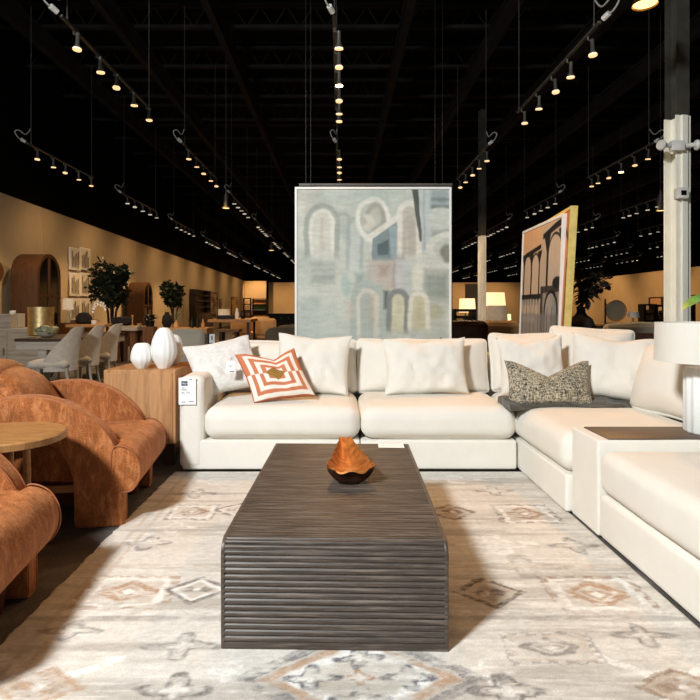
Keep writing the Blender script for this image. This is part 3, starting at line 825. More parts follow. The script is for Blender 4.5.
a2 = dup(a1, (-1.735,1.985,0), R(7), 'nearest rust velvet armchair, cut off by the left photo edge')

# round side table between the chairs
st = thing('side_table', 'small round wooden side table between the two rust armchairs', 'side table', (-1.60,2.71,0))
bm = BM(); lathe(bm, [(0,.565),(.255,.565),(.272,.572),(.275,.60),(.268,.607),(0,.607)], 56); obj('table_top', bm, M['table_wood'], st)
for a in (45,135,225,315):
    bm = BM(); x, y = .10*math.cos(R(a)), .10*math.sin(R(a)); tube(bm, [(x*1.1,y*1.1,0),(x,y,.566)], [.014,.018], 10); obj('leg', bm, M['tan_wood'], st)
bm = BM(); box(bm, -.10,.10,-.012,.012,.14,.17); box(bm, -.012,.012,-.10,.10,.14,.17); obj('stretcher', bm, M['tan_wood'], st, False)

# oak cabinet with vases
oc = thing('oak_cabinet', 'honey oak cabinet with knots, left of the white sofa arm', 'cabinet', (0,0,0))
OX0, OX1, OY0, OY1, OZ0, OZ1 = wx(103.5,4.32), wx(175.5,4.32), 4.32, 4.98, .17, wz(370,4.32)
bm = BM(); box(bm, OX0,OX1,OY0,OY1,OZ0,OZ1,.004,1)
obj('body', bm, M['oak'], oc, False)
bm = BM(); box(bm, OX0+.022,OX1-.022,OY0-.006,OY0,OZ0+.02,OZ1-.022,.003,1); obj('door', bm, M['oak'], oc, False)
for x in (OX0+.05,OX1-.05):
    for y in (OY0+.06,OY1-.06):
        bm = BM(); box(bm, x-.03,x+.03,y-.03,y+.03,0,OZ0+.005); obj('leg', bm, M['dark_wood'], oc, False)
def vase(label, x, y, r, h, top):
    bm = BM(); prof = [(0,0),(r*.45,0)]
    for k in range(1,15):
        t = k/15; prof.append((r*(.45+.55*math.sin(min(1,t/.42)*PI/2)) if t < .42 else r*(top+(1-top)*math.cos((t-.42)/.58*PI/2)**.62), h*t))
    prof += [(r*top,h),(r*top*.8,h),(r*top*.75,h*.94),(0,h*.93)]
    lathe(bm, prof, 72, flute=.022, nfl=14)
    return one('ribbed_vase', bm, M['white_matte'], label, 'vase', (x,y,OZ1+.001), 0, 'white ribbed vases on the oak cabinet')
vase('smaller squat white ribbed vase on the oak cabinet, nearest its left end', wx(142,4.44), 4.44, .084, .195, .5)
vase('tall egg-shaped white ribbed vase in front on the oak cabinet', wx(164,4.45), 4.45, .098, .315, .3)
vase('rounder white ribbed vase half hidden behind the tall vase', wx(172.5,4.75), 4.75, .092, .245, .42)
# ------------------------------------------------------------------ paintings
def canvas_obj(name, W, H, n, mat, parent, fn):
    """flat painted sheet in local xz, facing -y, colours per vertex"""
    nx_ = n; nz_ = int(n*H/W)
    x = np.linspace(0,1,nx_); z = np.linspace(0,1,nz_); U, Vv = np.meshgrid(x, z); U = U.ravel(); Vv = Vv.ravel()
    P = np.stack([(U-.5)*W, np.zeros_like(U), Vv*H],1)
    ix = np.arange(nx_*nz_).reshape(nz_,nx_); Q = np.stack([ix[:-1,:-1],ix[:-1,1:],ix[1:,1:],ix[1:,:-1]],-1).reshape(-1,4)
    me = bpy.data.meshes.new(name); me.from_pydata(P.tolist(), [], Q.tolist()); me.materials.append(mat)
    o = bpy.data.objects.new(name, me); COL.objects.link(o); o.parent = parent
    grid_colors(o, fn(U, Vv)); return o
M['canvas'] = vcol_mat('painted_canvas', .7, .3, 40, .05, .15)
class Art:
    def __init__(s, x, y, bg, seed=1, wob=.012):
        s.x = x+(vnoise(x,y,7,7,seed,3)-.5)*wob*2; s.y = y+(vnoise(x,y,7,7,seed+1,3)-.5)*wob*2
        s.c = lin(bg)[None]*np.ones((len(x),1)); s.rx, s.ry, s.seed = x, y, seed
    def put(s, m, col, a=1):
        k = np.clip(m,0,1)[:,None]*a; s.c = s.c*(1-k)+lin(col)*k
    def sm(s, d, e=.012): return np.clip(.5-d/e,0,1)
    def rect(s, x0, x1, y0, y1, col, a=1, e=.015): s.put(s.sm(np.maximum(np.maximum(x0-s.x,s.x-x1),np.maximum(y0-s.y,s.y-y1)),e), col, a)
    def ell(s, cx, cy, a_, b_, col, a=1, e=.02): s.put(s.sm((np.hypot((s.x-cx)/a_,(s.y-cy)/b_)-1)*min(a_,b_),e), col, a)
    def ring(s, cx, cy, a_, b_, w, col, a=1, e=.015, cond=None):
        d = np.abs(np.hypot((s.x-cx)/a_,(s.y-cy)/b_)-1)*min(a_,b_)-w/2; m = s.sm(d,e)
        s.put(m if cond is None else m*cond(s.x,s.y), col, a)
    def arch(s, cx, ybase, ytop, hw, w, col, fill=None, a=1, af=.8, e=.014):
        """y measured downwards like in a picture; arch top at ytop, legs to ybase"""
        ysp = ytop+hw*1.15
        up = np.hypot((s.x-cx)/hw, (s.y-ysp)/(ysp-ytop)); r = np.where(s.y < ysp, up, np.abs(s.x-cx)/hw)
        inside = np.clip((ybase-s.y)/.05,0,1)
        if fill is not None: s.put(s.sm((r-1)*hw,e)*inside, fill, af)
        s.put(s.sm(np.abs(r-1)*hw-w/2,e)*inside, col, a)
    def poly(s, P, col, a=1, e=.01):
        ins = np.ones(len(s.x))*1e9; sgn = 0
        area = sum(P[i][0]*P[(i+1)%len(P)][1]-P[(i+1)%len(P)][0]*P[i][1] for i in range(len(P)))
        d = -np.ones(len(s.x))*1e9
        for i in range(len(P)):
            (x0,y0),(x1,y1) = P[i],P[(i+1)%len(P)]; L_ = math.hypot(x1-x0,y1-y0)
            q = ((s.x-x0)*(y1-y0)-(s.y-y0)*(x1-x0))/L_*(1 if area > 0 else -1); d = np.maximum(d,q)
        s.put(s.sm(d,e), col, a)
def abstract(u, v):
    x, y = u, (1-v)*1.11
    A = Art(x, y, (190,198,188), 21)
    n = vnoise(x,y,4,9,31,4); A.put(np.clip((n-.5)*4,0,1), (212,216,204), .7); n = vnoise(x,y,9,4,33,4); A.put(np.clip((n-.52)*5,0,1), (166,178,172), .5)
    n = vnoise(x,y,3,3,37,3); A.put(np.clip((n-.6)*6,0,1), (206,198,184), .5)
    A.rect(0,.36,.78,1,(196,206,198),.6,.1); A.rect(.05,.33,.58,.72,(206,210,200),.5,.08)
    A.arch(.165,.47,.11,.10,.035,(150,158,150),(214,217,206),.75,.95); A.arch(.165,.44,.14,.07,.02,(222,224,214),(206,206,192),.8,.6); A.rect(.155,.18,.18,.40,(190,186,172),.6)
    for k, yy in enumerate((.48,.52,.56,.60)): A.rect(.08+.02*k,.25,yy,yy+.018,(148,156,152),.55,.03)
    A.rect(.10,.24,.575,.60,(132,140,136),.6,.04)
    A.rect(.28,.37,.36,.86,(204,208,196),.6,.05); A.ell(.325,.63,.035,.075,(168,190,184),.7); A.rect(.385,.44,.55,.68,(150,164,160),.7,.03)
    A.arch(.305,.40,.16,.04,.02,(160,168,160),None,.6); A.arch(.38,.55,.20,.045,.025,(160,172,168),(196,204,198),.7,.6)
    A.ring(.50,.20,.10,.13,.03,(226,226,214),.9); A.ring(.52,.19,.05,.08,.028,(160,160,148),.8); A.ell(.47,.22,.045,.05,(216,214,200),.8); A.ell(.53,.17,.02,.04,(196,192,174),.7); A.ell(.44,.21,.02,.025,(150,152,142),.6)
    A.poly([(.49,.32),(.665,.20),(.70,.46),(.495,.47)],(126,144,146),.95); A.poly([(.525,.36),(.60,.33),(.60,.43),(.53,.43)],(86,102,106),.9); A.poly([(.60,.26),(.645,.225),(.655,.45),(.615,.45)],(158,176,180),.8); A.poly([(.655,.2),(.675,.2),(.70,.46),(.67,.46)],(90,106,110),.8)
    A.poly([(.46,.30),(.66,.165),(.67,.20),(.48,.335)],(222,222,210),.9)
    A.arch(.735,.47,.09,.065,.035,(226,224,212),(196,190,176),.95,.85); A.rect(.725,.755,.20,.44,(168,168,160),.6,.03); A.arch(.735,.46,.18,.03,.015,(182,172,160),None,.6)
    A.poly([(.755,.0),(.80,.0),(.825,.34),(.805,.34)],(58,66,66),.9); A.rect(.82,.885,.0,.41,(196,204,202),.9,.02); A.rect(.83,.845,.0,.4,(150,160,160),.6)
    A.rect(.885,1,0,.12,(156,168,168),.9,.03); A.rect(.89,1,.06,.075,(96,108,106),.7,.02); A.rect(.89,1,.105,.12,(70,80,78),.7,.02)
    A.ell(.95,.19,.075,.075,(206,210,200),.95); A.rect(.89,1,.27,.30,(120,128,120),.6,.03); A.ring(.98,.40,.11,.10,.045,(216,218,206),.95); A.ell(.99,.42,.05,.06,(118,120,104),.8)
    A.ell(.86,.465,.10,.045,(206,210,198),.95); A.rect(.84,1,.54,.72,(146,156,146),.85,.06); A.rect(.86,1,.74,1,(176,182,168),.6,.08); A.ell(.91,.80,.05,.05,(176,172,140),.6)
    A.rect(.47,.70,.46,.66,(190,182,172),.85,.03); A.rect(.54,.60,.50,.56,(160,132,110),.6,.04); A.rect(.64,.72,.46,.66,(196,200,200),.7,.04); A.rect(.63,.645,.46,.65,(170,150,138),.5)
    A.rect(.755,.83,.50,.66,(222,220,206),.9,.03)
    A.arch(.47,1.1,.62,.095,.05,(176,186,178),(198,200,184),.9,.9); A.arch(.46,1.1,.66,.055,.025,(212,212,198),(166,176,170),.8,.7); A.rect(.49,.51,.68,.86,(200,172,140),.5,.03)
    A.rect(.565,.60,.66,.78,(84,94,90),.85,.02); A.arch(.66,.96,.665,.058,.035,(132,138,134),(208,206,178),.95,.9)
    A.arch(.80,.94,.68,.06,.03,(222,220,204),(200,196,166),.9,.9); A.rect(.79,.82,.74,.9,(184,176,140),.5,.03); A.rect(.33,.38,.74,.84,(206,190,170),.5,.04)
    A.rect(.30,.60,.93,1,(190,198,188),.4,.06)
    A.put((np.hypot((x-.945),(y-.973)) < .008)*1.0, (90,90,80), .8)
    g = (.86+.24*vnoise(x,y,22,60,41,3))[:,None]*(.92+.16*vnoise(x,y,30,9,43,3))[:,None]
    return np.clip(A.c*g*.98,0,1)
PD = 5.75; px0, px1 = wx(295,PD), wx(451,PD); pz1 = wz(187.5,PD); pz0 = .66
PW, PH = px1-px0, pz1-pz0
pa = thing('abstract_painting', 'large square pale grey-green abstract painting in a white frame hung behind the sofa', 'painting', ((px0+px1)/2,PD,pz0))
fw = .022
bm = BM()
for (a,b,c_,d) in ((-PW/2,PW/2,0,fw),(-PW/2,PW/2,PH-fw,PH),(-PW/2,-PW/2+fw,fw,PH-fw),(PW/2-fw,PW/2,fw,PH-fw)): box(bm, a,b,-.03,.03,c_,d,.002,1)
obj('frame', bm, M['white_gloss'], pa, False)
cv = canvas_obj('canvas', PW-2*fw, PH-2*fw, 330, M['canvas'], pa, lambda u, v: abstract(u, 1-(1-v)*(PH/(PW*1.0))*1.0 if False else v)); cv.location = (0,-.015,fw)
bm = BM(); box(bm, -PW/2+.005,PW/2-.005,.0,.028,.005,PH-.005); obj('back_board', bm, M['black'], pa, False)
for sx in (-1,1):
    bm = BM(); tube(bm, [(sx*PW*.4,.02,PH-.02),(sx*PW*.4,.02,HC-.94-pz0)], .003, 5); obj('hanging_wire', bm, M['black'], pa)
pb = thing('framed_picture', 'dark framed picture hung back to back behind the large abstract painting', 'painting', ((px0+px1)/2+.02,PD+.16,pz0))
bm = BM(); box(bm, -PW/2+.01,PW/2+.02,-.03,.03,0,PH+.065,.003,1); obj('frame', bm, M['black'], pb, False)
bm = BM(); box(bm, -PW/2+.01,PW/2+.02,-.035,.035,PH+.045,PH+.07,.002,1); obj('top_rail', bm, M['track'], pb, False)
for sx in (-1,1):
    bm = BM(); tube(bm, [(sx*PW*.45,0,PH+.05),(sx*PW*.45,0,HC-.94-pz0)], .003, 5); obj('hanging_wire', bm, M['black'], pb)

def aqueduct(u, v):
    x, y = u, (1-v)/.60
    A = Art(x, y, (232,180,132), 51, .006)
    A.put(np.clip((y-.05)*2.5,0,1)*np.ones(len(x)), (206,192,172), .55)
    A.rect(.52,1,.0,.9,(196,180,158),.7,.05); A.rect(.0,.5,.28,.95,(202,186,164),.6,.04)
    D_, G_ = (40,38,36), (150,142,132)
    for cx in (.16,.38): A.arch(cx,.66,.235,.10,.018,D_,(220,192,164),1,.8,.008)
    A.poly([(0,.22),(.52,.16),(.52,.20),(0,.27)],D_,1,.008)
    for cx in (.05,.27,.49): A.rect(cx-.012,cx+.012,.24,.66,D_,1,.006); A.poly([(cx-.06,.22),(cx+.06,.215),(cx+.01,.33),(cx-.01,.33)],D_,1,.008)
    for cx in (.86,): A.arch(cx,.62,.11,.16,.02,D_,(212,188,164),1,.8,.008)
    A.poly([(.56,.08),(1,.0),(1,.06),(.56,.13)],D_,1,.008)
    for cx in (.68,1.02): A.rect(cx-.016,cx+.016,.1,.62,D_,1,.006); A.poly([(cx-.09,.085),(cx+.09,.07),(cx+.012,.26),(cx-.012,.26)],D_,1,.008)
    A.rect(0,.56,.60,.65,D_,1,.008)
    for k in range(7): A.arch(.04+.08*k,.73,.635,.028,.012,D_,(196,186,172),1,.9,.006)
    A.rect(.54,1,.54,.60,(60,57,54),.95,.008); A.rect(.54,1,.60,.95,(150,138,122),.7,.008); A.rect(.54,.60,.54,.95,(60,57,54),.9,.008); A.arch(.80,.98,.59,.15,.03,D_,(176,168,158),1,.95,.008); A.ell(.93,.52,.11,.05,(52,50,47),1,.01)
    A.rect(0,1,.78,1.0,(142,136,130),.75,.03)
    for k in range(9): A.rect(.05+.11*k,.065+.11*k,.72,1,(60,56,52),.6,.008)
    A.rect(.0,.4,.80,.86,(190,184,176),.4,.04)
    return np.clip(A.c*(.94+.12*vnoise(x,y,40,20,61,2))[:,None],0,1)
def lean_art(name, label, x0, y0, x1, y1, H, lean_, framemat, fth, fn, par_n=200):
    W = math.hypot(x1-x0,y1-y0); rz = math.atan2(y1-y0,x1-x0)
    t = thing(name, label, 'painting', ((x0+x1)/2,(y0+y1)/2,0.0), 0); t.rotation_euler = (Euler((lean_,0,0)).to_matrix().to_4x4(),)[0].to_euler()
    t.rotation_euler = (Matrix.Rotation(rz,3,'Z') @ Matrix.Rotation(lean_,3,'X')).to_euler()
    bm = BM(); e = .03
    for (a,b,c_,d) in ((-W/2,W/2,0,e),(-W/2,W/2,H-e,H),(-W/2,-W/2+e,e,H-e),(W/2-e,W/2,e,H-e)): box(bm, a,b,-.012,fth,c_,d,.002,1)
    obj('frame', bm, framemat, t, False)
    o = canvas_obj('canvas', W-2*e, H-2*e, par_n, M['canvas'], t, fn); o.location = (0,-.002,e)
    bm = BM(); box(bm, -W/2+.01,W/2-.01,.005,fth-.006,.01,H-.01); obj('back_board', bm, M['tan_wood'], t, False)
    return t
# canvas faces -x (towards the aisle): x axis runs from the far end to the near end
lean_art('arches_painting', 'tall painting of black arches on peach sky, white edge, standing right of the abstract', wx(520.5,7.0)-.04, 7.0, wx(562,5.65)-.055, 5.65, 2.14, R(-2.0), M['white_matte'], .055, aqueduct)
def orange_art(u, v):
    A = Art(u, 1-v, (196,120,60), 71, .02)
    A.arch(.9,1,.1,.08,.03,(90,40,24),(214,150,96)); A.arch(.6,1,.2,.12,.03,(110,52,30),(226,170,110)); A.rect(0,.4,.3,1,(150,84,50),.8,.05)
    return A.c
M['gilt'] = plain('pale_gold_edge', S(230,206,122), .5, .15, var=.1, scale=12)
lean_art('orange_painting', 'gold edged orange canvas leaning just behind the arches painting', wx(522,7.0)+.05, 7.0, wx(568,5.5)-.085, 5.5, 2.19, R(-3.2), M['gilt'], .055, orange_art, 80)

# ------------------------------------------------------------------ track lights
TR = 3.82
def spot_head(name, par, y, tilt=0, near=True, hot=False):
    bm = BM(); m = Euler((tilt,0,0)).to_matrix()
    tube(bm, [(0,y,-.005),(.0,y,-.05)], .009, 6); tube(bm, [(0,y,-.05),(.035,y,-.055)], .008, 6)
    p = Vector((.04,y,-.045)); d = m @ Vector((0,0,-1))
    tube(bm, [p,p+d*.10,p+d*.125,p+d*.15], [.019,.019,.028,.042] if near else [.02,.02,.034,.05], 14 if near else 8, mi=0)
    h = obj(name, bm, M['track'], par)
    b2 = BM(); tube(b2, [p+d*.146,p+d*.162], [.040,.040] if near else [.05,.05], 14 if near else 8)
    obj('lamp_lens', b2, M['led_hot'] if hot else (M['led'] if near else M['led_cool']), h)
    return h
def make_track(kind, sx):
    t = thing('track_light', 'x', 'track light', (0,0,0))
    Ln = 2.42
    bm = BM(); box(bm, -.017,.017,0,Ln,-.012,.012,.003,1); obj('rail', bm, M['track'], t, False)
    for y in (.12,Ln-.06):
        bm = BM(); tube(bm, [(0,y,.01),(0,y,HC-.94-TR)], .0055, 6); tube(bm, [(0,y,.0),(0,y,.045)], .012, 6); obj('suspension_rod', bm, M['cable'], t)
    bm = BM(); tube(bm, spline([(0,.1,.25),(-.01*sx,-.02,.13),(-.05*sx,-.14,.16),(-.10*sx,-.16,.13),(-.07*sx,-.12,.05),(-.02*sx,-.06,.02)],6), .009, 6); obj('feed_cable', bm, M['loop_cable'], t)
    bm = BM(); tube(bm, [(-.045*sx,-.09,.035),(-.015*sx,-.03,.012)], .026, 8); obj('connector', bm, M['connector'], t)
    ys = {0:(.22,.72,1.25,1.8,2.32),1:(.2,.65,1.1,1.6,2.0,2.3),2:(.25,.75,1.2,1.7,2.25)}[kind % 3]
    for k, y in enumerate(ys):
        spot_head('spotlight', t, y, R((0,8,-6,4,-10,6)[(k+kind) % 6]), kind < 3, hot=(kind == 1 and k == 2))
    return t
protos = [make_track(k % 6, 1 if k < 6 else -1) for k in range(12)]
used = [False]*12
rows = {-2:'row nearest the left wall', -1:'row left of the abstract painting', 0:'row straight above the coffee table', 1:'first row right of the abstract painting',
        2:'second row right of the abstract painting', 3:'third row right of the abstract painting', 4:'fourth row right of the abstract painting', 5:'fifth row right of the abstract painting', 6:'sixth row right of the abstract painting'}
ordn = ['nearest','second','third','fourth','fifth','sixth','seventh','eighth','ninth','tenth','eleventh','twelfth']
xr = {-2:-4.97,-1:-2.5,0:-.05,1:2.38,2:4.97,3:7.57,4:10.1,5:12.6,6:15.1}
n_tr = 0
for k in range(-2,7):
    cnt = 0
    for j in range(11):
        y0 = 5.1+3.95*j+(.12 if k == 1 else 0); x = xr[k]; h = TR-CAMZ
        vis = 0
        for q in range(6):
            D = y0+.2+q*.42; px = CX+F*x/D; py = CY-F*(h-.18)/D
            if -2 < px < 702 and -4 < py < 700 and not (294 < px < 452 and py > 186) and not (523 < px < 566 and py > 232-(px-523)*.45 and D > 6) : vis += 1
        if vis < 2: continue
        if k == 5 and j > 9 or k == 6 and j > 9: continue
        kind = (0 if (k+j) % 2 == 0 else 2) if j < 2 else 3+((k*2+j*5) % 3)
        if (k, j) in ((0,0),(2,1)): kind = 1
        kind += 6 if k > 0 else 0
        lab = 'black track light, %s in the %s' % (ordn[cnt], rows[k])
        if not used[kind]:
            t = protos[kind]; used[kind] = True; t.location = (x,y0,TR); t['label'] = lab; t['group'] = 'ceiling track lights'
        else: t = dup(protos[kind], (x,y0,TR), 0, lab, 'ceiling track lights')
        cnt += 1; n_tr += 1
for kd in range(12):
    if not used[kd]:
        for ch in list(protos[kd].children):
            for g in list(ch.children): bpy.data.objects.remove(g)
            bpy.data.objects.remove(ch)
        bpy.data.objects.remove(protos[kd])
# pendants
def pendant(label, p, r, h, glow=True, bell=False):
    t = thing('pendant_lamp', label, 'pendant lamp', p, 0, 'hanging pendant lamps')
    bm = BM()
    if bell: lathe(bm, [(.012,h),(r*.35,h*.95),(r*.6,h*.6),(r,0),(r*.96,0),(r*.56,h*.58),(r*.3,h*.9),(0,h*.93)], 32, cap=False)
    else: lathe(bm, [(.015,h*1.25),(.02,h),(r*.5,h*.97),(r*.5,h*.2),(r*1.05,.0),(r*.98,0),(r*.4,h*.2)], 24, cap=False)
    obj('lamp_shade', bm, M['track'] if not bell else M['brass'], t)
    bm = BM(); lathe(bm, [(0,h*.03),(r*.84,h*.03),(0,h*.14)] if not bell else [(0,h*.06),(r*.90,h*.06),(0,h*.3)], 24); obj('bulb', bm, M['pend_in'], t)
    bm = BM(); tube(bm, [(0,0,h*.9),(0,0,HC-.56-p[2])], .005, 5); obj('cord', bm, M['cable'], t)
pendant('glowing bell pendant lamp cut by the top edge, left of the near column', at(645,5,4.3), .093, .2, bell=True)
pendant('cylinder pendant lamp over the left dining area', at(226,208.5,11), .08, .27)
pendant('cylinder pendant lamp beside the near pale column', at(660.5,211,10), .078, .29)
pendant('small far cylinder pendant lamp near the left edge of the abstract painting', at(271.5,250.5,20), .12, .28)

# ------------------------------------------------------------------ background: left
def table(name, label, x0, x1, y0, y1, z, th, mat, legmat=None, leg=.06, inset=.06, apron=0, group=None):
    t = thing(name, label, 'table', ((x0+x1)/2,(y0+y1)/2,0), 0, group); cx_, cy_ = (x0+x1)/2, (y0+y1)/2
    bm = BM(); box(bm, x0-cx_,x1-cx_,y0-cy_,y1-cy_,z-th,z,.006,1); obj('table_top', bm, mat, t, False)
    if apron:
        bm = BM(); box(bm, x0-cx_+.05,x1-cx_-.05,y0-cy_+.05,y1-cy_-.05,z-th-apron,z-th); obj('apron', bm, legmat or mat, t, False)
    for sx in (-1,1):
        for sy in (-1,1):
            X_, Y_ = sx*((x1-x0)/2-inset-leg/2), sy*((y1-y0)/2-inset-leg/2)
            bm = BM(); box(bm, X_-leg/2,X_+leg/2,Y_-leg/2,Y_+leg/2,0,z-th,.004,1); obj('leg', bm, legmat or mat, t, False)
    return t
DX0, DX1, DY0, DY1 = wx(18,8), wx(70,8), 7.9, 10.1
dt = thing('dining_table', 'greyed wood dining table with dark top, among the grey chairs at left', 'table', ((DX0+DX1)/2,9.0,0))
hw, hl = (DX1-DX0)/2, 1.1
bm = BM(); box(bm, -hw,hw,-hl,hl,.735,.775,.006,1); obj('table_top', bm, M['dark_wood'], dt, False)
bm = BM(); box(bm, -hw+.02,hw-.02,-hl+.02,hl-.02,.62,.735); obj('apron', bm, M['drift'], dt, False)
for yy in (-hl+.1,hl-.2):
    bm = BM(); box(bm, -.06,.06,yy-.06,yy+.06,.0,.62,.01,1); box(bm, -.3,.3,yy-.07,yy+.07,0,.06,.01,1); obj('leg', bm, M['drift'], dt, False)
def dchair():
    c = thing('dining_chair', 'x', 'dining chair', (0,0,0), 0, 'grey dining chairs around the table')
    # faces +x, curved wing back that sweeps down to the seat
    bm = BM(); rbox(bm, (.02,0,.45), (.50,.50,.10), .045, 7, (.01,.01,.02)); obj('seat', bm, M['grey_fabric'], c)
    bm = BM(); N = 22; rows_ = []
    for i in range(N+1):
        a = R(-112)+R(224)*i/N
        back = math.cos(a*.80)
        k = min(1, abs(a)/R(112)); top = .95-.44*max(0,(k-.28)/.72)**1.1; lo = .36
        rr = .255; x = -rr*math.cos(a)-.03; y = rr*math.sin(a)
        ln = .10*(1-k*.8)
        row = []
        for (f, o_) in ((0,0),(.35,0),(.7,0),(1,0),(1,.05),(.7,.055),(.35,.055),(0,.05)):
            z = lo+(top-lo)*f; off = ln*f*f
            row.append(bm.verts.new((x-off*(1-k)+o_*math.cos(a)*1.0, y-o_*math.sin(a), z-(.02 if o_ and f == 1 else 0))))
        rows_.append(row)
    for A, B in zip(rows_,rows_[1:]):
        for q in range(8): bm.faces.new((A[q],A[(q+1)%8],B[(q+1)%8],B[q]))
    bm.faces.new(rows_[0]); bm.faces.new(rows_[-1][::-1]); obj('backrest', bm, M['grey_fabric'], c)
    for x, y, dx in ((.20,-.19,.02),(.20,.19,.02),(-.2,-.19,-.07),(-.2,.19,-.07)):
        bm = BM(); tube(bm, [(x+dx,y,0),(x+dx*.4,y,.2),(x,y,.41)], [.015,.019,.024], 8); obj('leg', bm, M['drift'], c)
    return c
dc = dchair(); first = True
for x, y, rz, lab in ((-3.86,7.72,R(188),'grey velvet dining chair nearest the oak cabinet row front, right side of the table'),(-3.86,8.40,R(188),'middle grey velvet dining chair on the right side of the table'),(-3.86,9.08,R(188),'farthest grey velvet dining chair on the right side of the table'),(-4.82,7.55,R(-8),'grey velvet dining chair on the left side of the table, cut by the photo edge')):
    if first: dc.location = (x,y,0); dc.rotation_euler = (0,0,rz); dc['label'] = 'nearest grey velvet dining chair on the right side of the table'; first = False
    else: dup(dc, (x,y,0), rz, lab)
bm = BM(); r = .185; h = .44
lathe(bm, [(0,0),(r*.9,0),(r,.02),(r*.97,h*.5),(r*1.02,h),(r*.96,h),(r*.9,h*.5),(0,.03)], 40); one('gold_drum_vase', bm, M['gold'], 'shiny hammered gold drum planter on the dark dining table', 'vase', (wx(41,8.75),8.75,.776))
mo = thing('moss_bowl', 'low glass bowl heaped with grey-green moss, beside the gold planter', 'bowl', (wx(47,8.25),8.25,.776))
bm = BM(); lathe(bm, [(0,0),(.06,0),(.13,.04),(.15,.08),(.145,.08),(.12,.045),(0,.02)], 28); obj('bowl', bm, M['grey_sofa'], mo)
bm = BM(); rbox(bm, (0,0,.10), (.26,.24,.12), .055, 6, nz=.03, nsc=16); obj('moss', bm, M['green_glass'], mo)

def arch_cabinet(name, label, x, y, W, H, dep, rz=PI/2):
    """arched cabinet; local front faces -y, rotated so that it faces the room"""
    c = thing(name, label, 'cabinet', (x,y,0), rz)
    hw = W/2; ol = [(-hw,0)]+[(-hw,H-hw)]+[(-hw*math.cos(a),H-hw+hw*math.sin(a)) for a in np.linspace(0,PI,25)[1:-1]]+[(hw,H-hw),(hw,0)]
    w2 = hw-.07; il = [(-w2,.12)]+[(-w2,H-hw)]+[(-w2*math.cos(a),H-hw+w2*math.sin(a)) for a in np.linspace(0,PI,25)[1:-1]]+[(w2,H-hw),(w2,.12)]
    bm = BM(); prism(bm, ol, 0, dep, .004, 1); obj('body', bm, M['cab_wood'], c)
    bm = BM(); prism(bm, il, -.012, -.002); fr = obj('glass_door', bm, M['glass_dark'], c)
    bm = BM()
    n = len(ol); 
    O = [bm.verts.new((p[0],-.03,p[1])) for p in ol]; I = [bm.verts.new((p[0],-.03,p[1])) for p in il]; O2 = [bm.verts.new((p[0],.0,p[1])) for p in ol]; I2 = [bm.verts.new((p[0],.0,p[1])) for p in il]
    for i in range(n-1):
        bm.faces.new((O[i],O[i+1],I[i+1],I[i])); bm.faces.new((O[i],O2[i],O2[i+1],O[i+1])); bm.faces.new((I[i],I[i+1],I2[i+1],I2[i]))
    bm.faces.new((O[0],I[0],I[-1],O[-1])); bm.faces.new((I[0],I2[0],I2[-1],I[-1]))
    box(bm, -.025,.025,-.035,-.0,.12,H-.08); box(bm, -w2,w2,-.033,0,H*.62,H*.62+.05); box(bm, -w2,w2,-.033,0,H*.30,H*.30+.05)
    obj('door_frame', bm, M['cab_wood'], c, False)
    return c
arch_cabinet('arched_cabinet', 'tall arched brown wood cabinet with glass doors at far left by the wall', -5.86, 11.45, .9, 2.28, .5)
arch_cabinet('arched_cabinet', 'farther arched wood cabinet standing between the two potted trees', -6.18, 18.3, .86, 2.02, .5)
# reflections are real: pale dishes on the first cabinet's side are left out
def lamp(name, label, p, r, h, bh, lit=False, basemat='white_gloss', rb=.05):
    t = thing(name, label, 'lamp', p)
    bm = BM(); lathe(bm, [(0,0),(rb,0),(rb*1.1,.02),(rb*.5,bh*.5),(rb*.6,bh*.8),(.012,bh),(.012,bh+h*.5),(0,bh+h*.5)], 20); obj('lamp_base', bm, M[basemat], t)
    bm = BM(); lathe(bm, [(r,bh),(r*.9,bh+h),(r*.88,bh+h),(r*.97,bh)], 28, cap=False); obj('lamp_shade', bm, M['lit_shade' if lit else 'shade'], t)
    return t
def cabinet_box(name, label, cat, x0, x1, y0, y1, z1, mat, z0=.08, doors=2, rail=None):
    t = thing(name, label, cat, ((x0+x1)/2,(y0+y1)/2,0)); a, b = (x1-x0)/2, (y1-y0)/2
    bm = BM(); box(bm, -a,a,-b,b,z0,z1,.006,1); obj('body', bm, mat, t, False)
    for k in range(doors):
        u0 = -a+2*a*k/doors+.012; u1 = -a+2*a*(k+1)/doors-.012
        bm = BM(); box(bm, u0,u1,-b-.012,-b,z0+.03,z1-.05,.003,1); d = obj('door', bm, mat, t, False)
        bm = BM(); box(bm, u1-.05,u1-.03,-b-.03,-b-.012,(z0+z1)/2-.06,(z0+z1)/2+.06); obj('handle', bm, M['brass'], d, False)
    for sx in (-1,1):
        for sy in (-1,1):
            bm = BM(); box(bm, sx*(a-.06)-.025,sx*(a-.06)+.025,sy*(b-.06)-.025,sy*(b-.06)+.025,0,z0+.002); obj('leg', bm, mat, t, False)
    return t
def lwx(D): return lw(D)+.12
